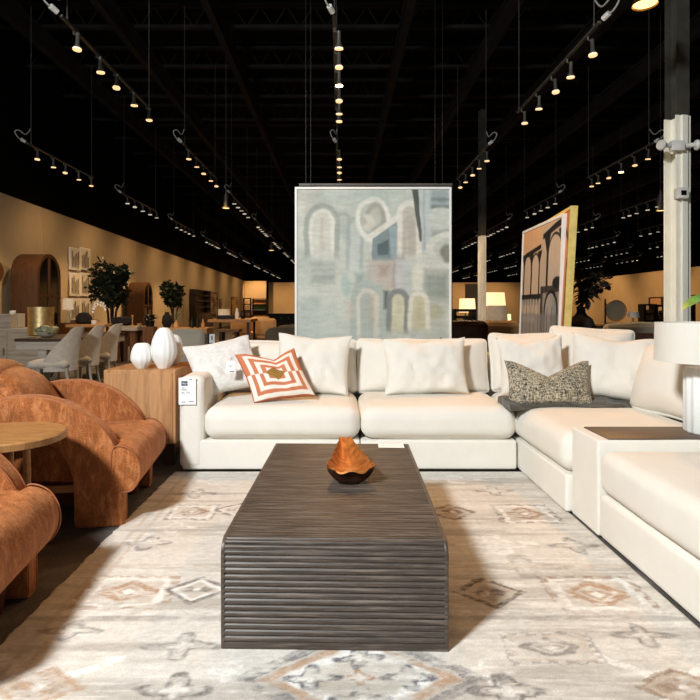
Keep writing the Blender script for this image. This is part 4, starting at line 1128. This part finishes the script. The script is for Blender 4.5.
# buffet and boxes at the very left
cabinet_box('sideboard', 'pale sideboard at the far left edge with small boxes on top', 'sideboard', -6.2, -5.0, 9.6, 10.1, .86, M['drift'])
for a, b, z0, z1, D, lab, nm in ((2,14,314,328,9.7,'pale square box at the far left on the sideboard','decor_box'),(12,22,313.5,328,9.9,'grey-white box on the sideboard behind the pale box','decor_box')):
    bm = BM(); box(bm, wx(a,D),wx(b,D),D-.1,D+.1,.862,wz(z0,D),.006,1); one(nm, bm, M['drift'] if D < 9.8 else M['grey_sofa'], lab, 'box', smooth=False)
bm = BM(); lathe(bm, [(0,0),(.04,0),(.05,.03),(.045,.055),(0,.06)], 20); one('ceramic_lid_jar', bm, M['white_matte'], 'tiny white round jar standing on the pale box', 'jar', (wx(11,9.7),9.75,wz(314,9.7)+.001))
cabinet_box('sideboard', 'brown wood sideboard under the framed botanical prints at left', 'sideboard', wx(60,13), wx(88,13), 12.9, 13.4, .86, M['mid_wood'])
lamp('table_lamp', 'white shaded lamp beside the arched cabinet at left', (wx(66,13),13.1,.862), .12, .26, .30, True).children[1].data.materials[0] = M['dim_shade']
# botanical prints
def print_art(u, v):
    A = Art(u, 1-v, (226,214,190), print_art.s, .05)
    for k in range(5):
        A.rect(.12+.16*k,.22+.16*k,.12+.09*((k*3+print_art.s) % 4),.92,(30,25,22),.95,.07)
    A.ell(.5,.6,.3,.25,(150,130,104),.4,.2); return A.c
k = 0
for col_, (pa_, pb_) in enumerate(((70.5,79.5),(81,89.5))):
    for row_, (t_, b_) in enumerate(((248,270),(273,296),(298.5,320))):
        Dn = -6.15/((pa_-CX)/F+.0356); Df = -6.15/((pb_-CX)/F+.0356); Dm = (Dn+Df)/2
        w_ = (Df-Dn)*1.0; zt_, zb_ = wz(t_,Dm)+.0, wz(b_,Dm)
        t = thing('botanical_print', '%s botanical print in the %s column on the left wall' % (('top','middle','bottom')[row_], ('near','far')[col_]), 'print', (lw(Dm)+.06,Dm,zb_), R(90)+math.atan2(-1.78,50)*-1*-1, 'botanical prints on the left wall')
        bm = BM(); box(bm, -w_/2,w_/2,-.018,.02,0,zt_-zb_,.003,1); obj('frame', bm, M['petal'], t, False)
        print_art.s = 100+k; o = canvas_obj('picture', w_*.9, (zt_-zb_)*.93, 30, M['canvas'], t, print_art); o.location = (0,-.0195,(zt_-zb_)*.035); k += 1

def tree(name, label, x, y, H, r, trunks, seed, crown_z, mat='leaf', n=700, sq=1.0, pot=True, ls=.13):
    t = thing(name, label, 'potted tree', (x,y,0)); rnd = random.Random(seed)
    if pot:
        bm = BM(); lathe(bm, [(0,0),(.19,0),(.25,.42),(.23,.42),(.2,.36),(0,.36)], 24); obj('pot', bm, M['black'], t)
    bm = BM()
    for k in range(trunks):
        a = 2*PI*k/trunks; ex_, ey_ = r*.45*math.cos(a+seed), r*.45*math.sin(a+seed)
        tube(bm, spline([(.04*math.cos(a),.04*math.sin(a),.36),(ex_*.35,ey_*.3,crown_z*.6),(ex_*.5,ey_*.6,crown_z*.85),(ex_,ey_,crown_z)],4), [.028]*13, 6)
    obj('trunk', bm, M['bark'], t)
    bm = BM(); hz = (H-crown_z*.92)/2; cz = crown_z*.92+hz
    blobs = [(Vector((rnd.uniform(-.6,.6)*r,rnd.uniform(-.6,.6)*r,cz+rnd.uniform(-.55,.55)*hz)), rnd.uniform(.35,.6)) for _ in range(9)]
    for k in range(n):
        c_, s_ = blobs[k % 9]; d = Vector((rnd.gauss(0,1),rnd.gauss(0,1),rnd.gauss(0,1))).normalized()*rnd.uniform(.5,1)
        p = c_+Vector((d.x*r*s_,d.y*r*s_,d.z*hz*s_)); e = Vector((rnd.gauss(0,1),rnd.gauss(0,1),rnd.gauss(-.3,.6))).normalized(); s = e.cross(Vector((rnd.random(),rnd.random(),rnd.random()))).normalized()
        L_ = ls*rnd.uniform(.7,1.2); W_ = L_*.3
        bm.faces.new((bm.verts.new(p),bm.verts.new(p+e*L_*.5+s*W_),bm.verts.new(p+e*L_),bm.verts.new(p+e*L_*.5-s*W_)))
    obj('foliage', bm, M[mat], t); return t
tree('potted_tree', 'bushy dark green potted tree by the left wall right of the prints', wx(112,13.6), 13.6, wz(261,13.6), .44, 4, 5, 1.35, n=2000)
tree('potted_tree', 'smaller dark potted tree beyond the second arched cabinet', wx(174,19.5), 19.5, wz(278,19.5), .42, 3, 9, 1.3, n=1200, ls=.16)
# long tables with things on them
table('console_table', 'long tan wood table behind the dining chairs holding a white orchid', wx(72,12.2), wx(106,12.2), 11.9, 12.6, wz(324.5,12), .06, M['tan_wood'])
zA = wz(324.5,12)
oz = thing('orchid', 'white orchid in a small white pot on the tan table', 'flower', (wx(94,12.1),12.1,zA+.001))
bm = BM(); lathe(bm, [(0,0),(.05,0),(.065,.09),(0,.09)], 18); obj('pot', bm, M['white_gloss'], oz)
bm = BM(); tube(bm, spline([(0,0,.08),(-.02,0,.25),(.02,0,.40),(.14,0,.45),(.24,.0,.38)],5), .005, 5)
for a in (0,2,4): leaf(bm, (0,0,.09), (math.cos(a),math.sin(a),.3), .15, .03, .6)
obj('stem', bm, M['leaf'], oz)
bm = BM()
for (x, z) in ((-.02,.30),(.03,.42),(.09,.46),(.15,.43),(.20,.41),(.24,.35),(.0,.37)):
    for a in range(5): leaf(bm, (x,-.03,z), (math.cos(a*1.257),-.3,math.sin(a*1.257)), .07, .028, 0)
obj('petals', bm, M['petal'], oz)
bm = BM(); lathe(bm, [(0,0),(.13,0),(.17,.05),(.165,.15),(.10,.24),(0,.26)], 26); one('dark_urn', bm, M['black_matte'], 'round dark domed pot in front of the lowest botanical print', 'pot', (wx(84,12.3),12.3,zA+.001))
table('console_table', 'thick tan topped table under the potted tree at left', wx(114,12.6), wx(142,12.6), 12.3, 13.0, wz(326.5,12.4), .09, M['drift'], M['mid_wood'], leg=.12)
bm = BM(); rbox(bm, (0,0,.09), (.42,.3,.18), .06, 6, nz=.03, nsc=12); one('dark_planter', bm, M['black_matte'], 'low dark planter mound on the table beneath the tree', 'planter', (wx(122.5,12.7),12.7,wz(326.5,12.4)+.02))
table('console_table', 'long tan table top seen above the grey armless sofa back', wx(160,12), wx(209,12), 11.8, 12.5, wz(328,11.9), .12, M['tan_wood'], M['dark_wood'])
zC = wz(328,11.9)
bm = BM(); lathe(bm, [(0,0),(.06,0),(.11,.1),(.09,.24),(.04,.30),(.05,.33),(0,.33)], 24); one('dark_vase', bm, M['black_matte'], 'dark bulbous vase on the long tan table', 'vase', (wx(167,12.1),12.1,zC+.001))
fv = thing('flower_vase', 'small tan vase with white dried flowers on the long tan table', 'vase', (wx(176,12.0),12.0,zC+.001))
bm = BM(); lathe(bm, [(0,0),(.04,0),(.055,.06),(.02,.14),(.025,.16),(0,.16)], 18); obj('vase_body', bm, M['tan_fabric'], fv)
bm = BM(); rnd = random.Random(5)
for k in range(16):
    a = rnd.uniform(0,6.28); e = Vector((.16*math.cos(a)*rnd.random(),.1*math.sin(a),.24+.1*rnd.random())); tube(bm, [(0,0,.15),e], .003, 4); leaf(bm, e, (math.cos(a),math.sin(a),.6), .07, .018, .2)
obj('dried_stems', bm, M['green_glass'], fv)
def sofa_block(name, label, x, y, w, d, hb, hs, mat, rz=0, pil=None):
    t = thing(name, label, 'sofa', (x,y,0), rz)
    bm = BM(); rbox(bm, (0,0,hs/2+.03), (w,d,hs-.06), .06, 5); obj('base', bm, mat, t)
    bm = BM(); rbox(bm, (0,-d/2+.12,(hb+.1)/2), (w,.24,hb-.1), .09, 7, (.01,.02,.03), .015, 3); obj('backrest', bm, mat, t)
    for sx in (-1,1):
        bm = BM(); rbox(bm, (sx*(w/2-.1),0,.32), (.2,d,.58), .07, 5); obj('arm', bm, mat, t)
    for sx in (-1,1):
        for sy in (-1,1):
            bm = BM(); box(bm, sx*(w/2-.1)-.03,sx*(w/2-.1)+.03,sy*(d/2-.1)-.03,sy*(d/2-.1)+.03,0,.06); obj('leg', bm, M['dark_wood'], t, False)
    return t
# sofas are seen from behind: their backrest is on the camera side
sofa_block('grey_chair', 'grey upholstered chair back right behind the tall white vase', wx(185,8.3), 8.3+.4, .55, .75, wz(331,8.3), .42, M['grey_sofa'])
# hutch, art, panels along the left wall further away
def on_wall(D): return lw(D)+.05
def hutch(label, D, w, H, dep=.4):
    t = thing('hutch', label, 'cabinet', (lw(D)+dep/2+.06,D,0), R(90))
    bm = BM(); box(bm, -w/2,w/2,-dep/2,dep/2,.05,H*.45,.005,1); obj('body', bm, M['dark_wood'], t, False)
    bm = BM(); box(bm, -w/2,-w/2+.05,-dep/2+.1,dep/2,H*.45,H); box(bm, w/2-.05,w/2,-dep/2+.1,dep/2,H*.45,H); box(bm, -w/2,w/2,dep/2-.03,dep/2,H*.45,H)
    for q in (.6,.74,.88,1.0): box(bm, -w/2,w/2,-dep/2+.1,dep/2,H*q-.03,H*q)
    obj('shelf_unit', bm, M['dark_wood'], t, False)
hutch('dark wood hutch with open shelves on the left wall past the second tree', 28.8, 3.2, 2.1)
def wall_art(label, pxa, pxb, t_, b_, cols, seed):
    Dn = -6.15/((pxa-CX)/F+.0356); Df = -6.15/((pxb-CX)/F+.0356); Dm = (Dn+Df)/2; w_ = Df-Dn
    zb_, zt_ = wz(b_,Dm), wz(t_,Dm)
    t = thing('wall_art', label, 'painting', (lw(Dm)+.06,Dm,zb_), R(90))
    bm = BM(); box(bm, -w_/2,w_/2,-.02,.02,0,zt_-zb_,.003,1); obj('frame', bm, M['dark_wood'], t, False)
    def fn(u, v):
        A = Art(u, 1-v, cols[0], seed, .1)
        for q, c_ in enumerate(cols[1:]): A.put(np.clip((vnoise(u,v,4,4,seed+q,3)-.5)*8,0,1), c_, .9)
        return A.c
    o = canvas_obj('picture', w_*.94, (zt_-zb_)*.95, 24, M['canvas'], t, fn); o.location = (0,-.022,(zt_-zb_)*.025)
wall_art('mixed brown and red art panel on the left wall beyond the hutch', 206, 217, 292, 315, [(150,110,70),(90,40,30),(200,180,150)], 201)
wall_art('narrow tall tan art panel near the far end of the left wall', 232, 237.5, 297, 318, [(200,160,100),(120,80,40)], 211)
wall_art('slim pale art panel on the left wall left of the tall tan panel', 220.5, 222.5, 299, 313, [(220,190,150),(60,40,30)], 215)
# round mirror / dark disc at the very left edge on the wall
bm = BM(); tube(bm, [(-.02,0,0),(.03,0,0)], .2, 28); one('round_mirror', bm, M['mid_wood'], 'round dark wall disc just inside the left photo edge', 'mirror', (lw(11.0)+.06,10.86,wz(272,11)))
# back wall shelves
def bookcase(label, x0, x1, D, H, seed, colour=False):
    t = thing('bookcase', label, 'bookcase', ((x0+x1)/2,D,0)); a = (x1-x0)/2
    bm = BM(); box(bm, -a,-a+.09,-.2,.2,0,H); box(bm, a-.09,a,-.2,.2,0,H)
    for q in (.03,.25,.5,.75,.985): box(bm, -a,a,-.2,.2,H*q-.04,H*q+.03)
    obj('frame', bm, M['black'], t, False)
    if colour:
        def fn(u, v):
            A = Art(u, 1-v, (150,90,50), seed, .05); A.rect(0,1,.0,.3,(190,130,90),.9,.05); A.rect(0,1,.34,.5,(90,150,40),.95,.06); A.rect(0,1,.52,.7,(110,160,130),.9,.06); A.rect(0,1,.74,1,(50,30,20),.9,.05); return A.c
        o = canvas_obj('picture', 2*a-.18, H*.62, 24, M['canvas'], t, fn); o.location = (0,-.05,H*.33)
    else:
        bm = BM(); rnd = random.Random(seed)
        for q in (.25,.5,.75):
            x = -a+.12
            while x < a-.25:
                bm = BM(); w_ = rnd.uniform(.08,.3); box(bm, x,x+w_,-.12,.1,H*q+.031,H*q+.03+rnd.uniform(.12,.34)); x += w_+rnd.uniform(.03,.3)
                obj('storage_box', bm, M['tan_fabric'], t, False)
bookcase('black open bookcase in the far left corner of the store', wx(242.5,46), wx(250.5,46), 46.4, wz(298,46), 3)
bookcase('black bookcase framing a green and tan picture on the back wall', wx(252,46), wx(266.5,46), 46.3, wz(298.5,46), 4, True)
cabinet_box('black_cabinet', 'long low black cabinet before the back wall left of the painting', 'cabinet', wx(267.5,42), wx(297,42), 41.8, 42.5, wz(313.5,42), M['black'], doors=4)
lamp('table_lamp', 'cream drum lamp far back on the left, on the wooden table', (wx(224,16),16,.90), .17, .17, .10, False, 'brass')
table('console_table', 'brown table carrying dark boxes, left of the sofa pillows', wx(205,15), wx(249,15), 15.3, 16.6, .895, .08, M['tan_wood'], M['dark_wood'])
bm = BM(); box(bm, wx(217,15.4),wx(233,15.4),15.35,15.7,.897,1.0,.004,1); one('black_box', bm, M['black'], 'flat black box on the brown table below the cream drum lamp', 'box', smooth=False)
def small_chair(label, x, y, rz, mat):
    c = thing('accent_chair', label, 'chair', (x,y,0), rz, 'tan chairs far back on the left')
    bm = BM(); rbox(bm, (0,0,.36), (.62,.62,.2), .06, 5); obj('seat', bm, mat, c)
    bm = BM(); rbox(bm, (0,-.27,.62), (.66,.14,.5), .06, 6, (.02,.04,.03)); obj('backrest', bm, mat, c)
    for sx in (-1,1):
        for sy in (-1,1):
            bm = BM(); tube(bm, [(sx*.27,sy*.27,0),(sx*.24,sy*.24,.28)], [.014,.02], 6); obj('leg', bm, M['dark_wood'], c)
    return c
for px_, D, lab in ((245,18,'tan chair nearest the brown table with boxes'),(258,18.8,'second tan chair right of the brown table'),(270,17.4,'third tan chair right of the brown table'),(262,22,'tan chair farther back behind the second tan chair')):
    small_chair(lab, wx(px_,D), D, R(10*(px_ % 5)-20), M['tan_fabric'])
for px_, D, rz, lab in ((279,9.4,.5,'olive fabric lounge chair back just left of the abstract painting'),(300,10.6,-.3,'second olive lounge chair partly behind the abstract painting')):
    c = small_chair(lab, wx(px_,D), D, rz, M['olive_fabric']); c['group'] = 'olive lounge chairs behind the sofa'
sg = thing('price_sign', 'small white price sign standing left of the sofa pillows', 'sign', (wx(212,9.5),9.5,0))
bm = BM(); lathe(bm, [(0,0),(.1,0),(.1,.012),(.01,.02),(.01,wz(342.5,9.5)),(0,wz(342.5,9.5))], 16); obj('stand', bm, M['black'], sg)
bm = BM(); box(bm, -.045,.045,-.002,.002,wz(343,9.5),wz(334,9.5)); obj('card', bm, M['paper'], sg, False)
bm = BM(); box(bm, -.012,.012,-.004,-.002,wz(340,9.5),wz(336,9.5)); obj('print', bm, M['ink'], sg, False)

# small things standing on the long tables
def trinket(name, label, cat, px_, D, z, prof, mat, grp=None):
    bm = BM(); lathe(bm, prof, 20); return one(name, bm, M[mat], label, cat, (wx(px_,D),D,z+.001), 0, grp)
zB = wz(326.5,12.4)
trinket('candlestick','thin tan wooden candlestick on the table left of the second arched cabinet','candlestick',132.5,12.4,zB,[(0,0),(.045,0),(.04,.02),(.014,.04),(.012,.20),(.03,.22),(.03,.25),(0,.25)],'tan_wood')
trinket('small_bowl','small tan bowl at the right end of the thick topped table','bowl',139.5,12.5,zB,[(0,0),(.03,0),(.06,.06),(.055,.06),(0,.02)],'tan_fabric')
hp = thing('leafy_pot', 'dark pot of leaves in front of the second arched cabinet', 'plant', (wx(150,12.3),12.3,0))
bm = BM(); box(bm, -.12,.12,-.12,.12,0,.80,.005,1); obj('stand', bm, M['mid_wood'], hp, False)
bm = BM(); lathe(bm, [(0,.80),(.08,.80),(.10,.93),(0,.93)], 20); obj('pot', bm, M['black'], hp)
bm = BM(); rnd = random.Random(8)
for k in range(60):
    a = rnd.uniform(0,6.28); leaf(bm, (.04*math.cos(a),.04*math.sin(a),.92+.08*rnd.random()), (math.cos(a),math.sin(a),rnd.uniform(.2,1.6)), rnd.uniform(.10,.2), .03, .4)
obj('foliage', bm, M['leaf'], hp)
for k, (px_, h_, m_, w_) in enumerate(((192,.22,'black','first'),(197.5,.30,'black','tallest, second'),(203,.18,'tan_wood','third'))):
    trinket('bottle',('short black bottle on the long tan table','tall black bottle on the long tan table','stubby tan bottle on the long tan table')[k],'bottle',px_,12.1,zC,[(0,0),(.035,0),(.04,h_*.5),(.015,h_*.7),(.017,h_),(0,h_)],m_,'bottles on the long tan table')
trinket('glass_vase','pale slim vase on the brown table right of the cream drum lamp','vase',237,16,.895,[(0,0),(.05,0),(.06,.12),(.03,.26),(.04,.3),(0,.3)],'white_matte')
trinket('dark_jar','dark jar at the right end of the brown table','jar',243,16,.895,[(0,0),(.06,0),(.09,.1),(.05,.2),(.06,.22),(0,.22)],'black')
table('console_table', 'low brown bench table in front of the tan chairs far back', wx(219,13.5), wx(241,13.5), 13.2, 13.7, .70, .06, M['mid_wood'], M['dark_wood'])
# ------------------------------------------------------------------ background: right
cb = thing('console_table', 'dark console table behind the sofa corner under the black vase', 'table', (2.98,6.1,0))
zv = wz(334,6.1)
bm = BM(); box(bm, -.55,.55,-.2,.2,zv-.05,zv,.004,1); obj('table_top', bm, M['dark_wood'], cb, False)
for sx in (-1,1):
    for sy in (-1,1):
        bm = BM(); box(bm, sx*.5-.025,sx*.5+.025,sy*.16-.025,sy*.16+.025,0,zv-.05); obj('leg', bm, M['dark_wood'], cb, False)
bv = thing('black_vase', 'black bottle-necked vase with dark leafy branches behind the sofa corner', 'vase', (wx(581,6.05),6.05,zv+.001))
bm = BM(); lathe(bm, [(0,0),(.08,0),(.125,.05),(.135,.10),(.115,.16),(.065,.20),(.045,.23),(.043,.27),(.055,.29),(.04,.29),(.03,.25),(0,.25)], 36); obj('vase_body', bm, M['black_matte'], bv)
bm = BM(); lb = BM(); rnd = random.Random(11)
for k in range(10):
    a = rnd.uniform(-.35,1.35); h = rnd.uniform(.28,.46); e = Vector((math.sin(a)*h, rnd.uniform(-.15,.15), .27+h*math.cos(a)))
    m_ = Vector((e.x*.35,e.y*.4,.27+(e.z-.27)*.65)); P = spline([(0,0,.26),m_,e],6); tube(bm, P, .004, 5)
    for q in range(9):
        p = P[min(len(P)-1,3+q)] if q < 9 else P[-1]
        for w in range(2):
            d = Vector((rnd.gauss(0,1),rnd.gauss(0,.8),rnd.gauss(0,.8))).normalized(); leaf(lb, p, d, rnd.uniform(.07,.12), .032, .2)
obj('branches', bm, M['bark'], bv); obj('leaves', lb, M['leaf_black'], bv)
def back_lamp(px_, py_, D, r, h, bh, lab, lit=True, zb=None):
    z = zb if zb is not None else wz(py_,D)
    return lamp('table_lamp', lab, (wx(px_,D),D,z), r, h, bh, lit, 'brass')
table('side_table', 'dark side table under the round mirror at right', wx(600,15), wx(642,15), 15.0, 15.6, wz(324,15), .05, M['tan_wood'], M['dark_wood'])
zm = wz(324,15)
rm = thing('round_mirror', 'round table mirror with pale hoop frame, right of the black vase', 'mirror', (wx(616,15.1),15.1,zm+.001))
rr_ = .27
bm = BM(); tube(bm, [(rr_*math.cos(a),0,.35+rr_*math.sin(a)) for a in np.linspace(0,2*PI,40,endpoint=False)], .018, 8, closed=True); obj('frame', bm, M['tan_wood'], rm)
bm = BM(); tube(bm, [(0,.01,.35),(0,.02,.35)], rr_, 40); obj('mirror_glass', bm, M['mirror'], rm)
bm = BM(); box(bm, -.30,-.27,-.02,.02,.0,.66); box(bm, -.30,.1,-.06,.06,0,.03); tube(bm, [(-.285,0,.55),(-.22,0,.48)], .015, 6); obj('stand', bm, M['black'], rm, False)
back_lamp(633,324,15.2,.16,.16,.16,'white shaded table lamp right of the round mirror', False, zm+.001)
sofa_block('grey_sofa', 'pale grey sofa back seen between corner cushions and drum lamp', wx(655,9.2), 9.6, 1.6, .9, wz(324,9.2), .42, M['grey_sofa'])
bm = BM(); rbox(bm, (0,0,.30), (.55,.5,.36), .05, 6); c_ = thing('patterned_bench', 'small speckled grey ottoman in front of the pale grey sofa', 'ottoman', (wx(650,7.6),7.6,0)); obj('cushion', bm, M['tweed'], c_)
c_.children[0].location = (0,0,wz(338,7.6)-.48)
for sx in (-1,1):
    for sy in (-1,1):
        bm = BM(); box(bm, sx*.22-.02,sx*.22+.02,sy*.2-.02,sy*.2+.02,0,wz(338,7.6)-.35); obj('leg', bm, M['dark_wood'], c_, False)
def rack(label, px0_, px1_, t_, D):
    t = thing('open_shelf', label, 'shelf', ((wx(px0_,D)+wx(px1_,D))/2,D,0)); a = (wx(px1_,D)-wx(px0_,D))/2; H = wz(t_,D)
    bm = BM(); 
    for x in (-a,a): box(bm, x-.04,x+.04,-.2,.2,0,H)
    for z in (.3,.75,1.0,H-.03): box(bm, -a,a,-.2,.2,z-.03,z+.03)
    obj('frame', bm, M['black'], t, False)
    bm = BM(); box(bm, -a*.75,-a*.1,-.1,.15,.33,H*.72); box(bm, a*.15,a*.8,-.1,.15,.33,H*.85); obj('lower_panels', bm, M['mid_wood'], t, False)
rack('black open shelf left of the near column in the far right', 642, 653, 304, 20)
rack('second black open shelf touching the near column in the far right', 654, 666, 305, 20.5)
rack('black open shelf right of the near column behind the leaf', 681, 691, 303.5, 20)
def rwall_pic(label, pxa, t_, b_, w_, seed):
    D = 19.33*F/(pxa-CX); t = thing('small_picture', label, 'picture', (19.33,D,wz(b_,D)), R(-90)); h = wz(t_,D)-wz(b_,D)
    bm = BM(); box(bm, -w_/2,w_/2,-.03,.03,0,h,.005,1); obj('frame', bm, M['dark_wood'], t, False)
    bm = BM(); box(bm, -w_*.36,w_*.36,-.036,-.03,h*.15,h*.85); obj('picture', bm, M['tan_fabric'], t, False)
rwall_pic('small square brown picture on the right wall left of the near column', 656, 297, 306, 1.6, 1)
rwall_pic('dark framed picture on the right wall right of the near column', 691, 295, 302, 1.6, 2)
# middle right: sofas and lamps between abstract and arches painting
sofa_block('leather_sofa', 'dark brown leather sofa back right of the abstract painting', wx(468,8.6), 9.0, .62, .9, wz(322,8.6), .42, M['leather'])
sofa_block('tan_sofa', 'tan fabric sofa back beside the dark brown leather sofa', wx(503,9.0), 9.4, .62, .9, wz(323,9.0), .42, M['tan_fabric'])
pillow('throw_pillow', 'grey pillow on the tan sofa back, left of the arches painting', .34,.3,.12, M['grey_sofa'], (wx(495,8.9),9.32,.5), R(10), 0, .1, 0, 31, 12)
pillow('throw_pillow', 'tan pillow on the leather sofa beside the abstract painting', .42,.36,.14, M['tan_fabric'], (wx(458,9.0),9.35,.52), R(12), 0, .2, .04, 37, 12)
sofa_block('olive_sofa', 'olive fabric sofa back farther behind the tan sofa', wx(478,11.5), 11.55, 1.1, .9, .86, .42, M['olive_fabric'])
table('side_table', 'dark table under the grey and lit lampshades far right of the painting', wx(493,13.3), wx(516,13.3), 13.6, 14.2, .80, .05, M['dark_wood'])
lamp('table_lamp', 'wide grey drum lamp far back between the two paintings', (wx(497,13.8),13.8,.801), .25, .36, .10, False, 'brass').children[1].data.materials[0] = M['grey_fabric']
lamp('table_lamp', 'small lit cream lamp right of the grey drum lamp', (wx(509,13.9),14.0,.801), .08, .15, .10, True, 'brass')
lamp('floor_lamp', 'large glowing drum floor lamp behind the slim far column', (wx(492,18),18,0), .42, .42, wz(306,18), True, 'brass', .14)
lamp('table_lamp', 'glowing cream lamp left of the slim far column', (wx(471,20),20.6,.80), .30, .5, .24, True, 'brass')
table('side_table', 'table under the glowing cream lamp left of the slim far column', wx(455,20), wx(478,20), 20.3, 21, .79, .05, M['mid_wood'])
rack('low black metal rack just right of the abstract painting', 453, 472.5, 309, 12.5)
for a, b in ((465.5,478.5),):
    bm = BM(); box(bm, wx(a,30),wx(b,30),29.9,30.1,0,wz(284,30)); one('partition_panel', bm, M['wall'], 'beige partition panel standing before the back wall left of the far column', 'panel', smooth=False)

# ------------------------------------------------------------------ light
def area(name, loc, target, sx, sy, energy, color):
    l = bpy.data.lights.new(name, 'AREA'); l.shape = 'RECTANGLE'; l.size = sx; l.size_y = sy; l.energy = energy; l.color = color
    o = bpy.data.objects.new(name, l); COL.objects.link(o); o.location = loc
    o.rotation_euler = (Vector(target)-Vector(loc)).to_track_quat('-Z','Y').to_euler(); return o
def spot(name, loc, target, energy, color=(1,.62,.30), ang=70, blend=.7, rad=.06):
    l = bpy.data.lights.new(name, 'SPOT'); l.energy = energy; l.color = color; l.spot_size = R(ang); l.spot_blend = blend; l.shadow_soft_size = rad
    o = bpy.data.objects.new(name, l); COL.objects.link(o); o.location = loc
    o.rotation_euler = (Vector(target)-Vector(loc)).to_track_quat('-Z','Y').to_euler(); return o
KEY, FILL, WARM = 590, 80, .42
area('flash_key_light', (-2.6,-1.25,4.2), (.3,3.2,.2), .65, .65, KEY, (.96,.985,1))  # key from an unseen flash umbrella left of the camera, not a window
area('front_fill_light', (.5,-5.5,2.4), (.3,4,.6), 9, 3.6, FILL, (.95,.98,1))  # broad fill lamp added behind the camera; no window is modelled
W1 = (1,.60,.28)
# real spotlights hang on the tracks
for (x, y, tx, ty, e) in ((-2.46,6.4,-1.6,3.6,160),(-2.46,5.4,-1.4,2.6,120),(2.42,5.9,1.6,4.6,260),(2.42,6.9,1.7,5.0,200),(-.01,5.6,.2,4.4,200),(-.01,6.9,.0,4.7,150),(2.42,5.4,1.2,2.6,240),(2.42,7.3,2.2,5.8,60)):
    spot('track_spot', (x,y,TR-.24), (tx,ty,.3), e*WARM, (1,.50,.17), 80)
for D in (9.3,12.4,15.2,18.2,21.4,24.6,28,32,37,42):
    spot('wall_washer', (-4.93,D,TR-.24), (lw(D+1)-.2,D+.6,1.4), (30+D*2.9)*(1 if D > 11 else .6), (1,.64,.33), 125, 1)
for (x, y, tx, ty, tz, e) in ((-2.46,7.4,-4.0,8.0,.7,150),(-2.46,8.6,-4.1,9,.7,80),(-.05,6.0,2.2,6.3,1.6,150),(2.42,10.6,3.4,14,1.6,260),(-.05,9.6,1.6,9.2,.8,90),(2.42,9.6,5.0,9.4,.7,90)):
    spot('track_spot', (x,y,TR-.24), (tx,ty,tz), e, (1,.68,.40), 60)
for (x, y) in ((-4.9,10.2),(-4.9,14.0),(-2.46,10.5),(-2.46,14.5),(-4.93,17.8),(-2.46,18.5),(-4.9,22),(-2.46,26),(-4.5,30),(2.42,10.3),(2.42,14.3),(5.0,10.6),(5.0,14.6),(7.6,17),(5,20),(10.1,20.5)):
    spot('track_spot', (x,y,TR-.24), (x*1.04,y+.1,0), (150 if y < 16 else 230)*(1.5 if x < 0 else 1), (1,.66,.36), 115, .6)
for D in (24,29,34,40,46):
    spot('wall_washer', (15.1,D,TR-.24), (19.3,D+.6,1.4), 620, W1, 95, .8)
for x in (-6.8,-3,0,3,6,9.5,13):
    spot('wall_washer', (x,45.2,TR-.24), (x,48,1.6), 420, W1, 95, .8)
W_ = bpy.data.worlds.new('world'); SC.world = W_; W_.use_nodes = True
W_.node_tree.nodes['Background'].inputs[0].default_value = (1,.86,.7,1); W_.node_tree.nodes['Background'].inputs[1].default_value = .02
SC.view_settings.view_transform = 'Standard'; SC.view_settings.look = 'None'; SC.view_settings.exposure = 0; SC.view_settings.gamma = 1
SC.view_settings.use_curve_mapping = False
try:
    SC.cycles.use_denoising = True; SC.cycles.max_bounces = 6; SC.cycles.diffuse_bounces = 4; SC.cycles.glossy_bounces = 3; SC.cycles.sample_clamp_indirect = 6
except Exception: pass
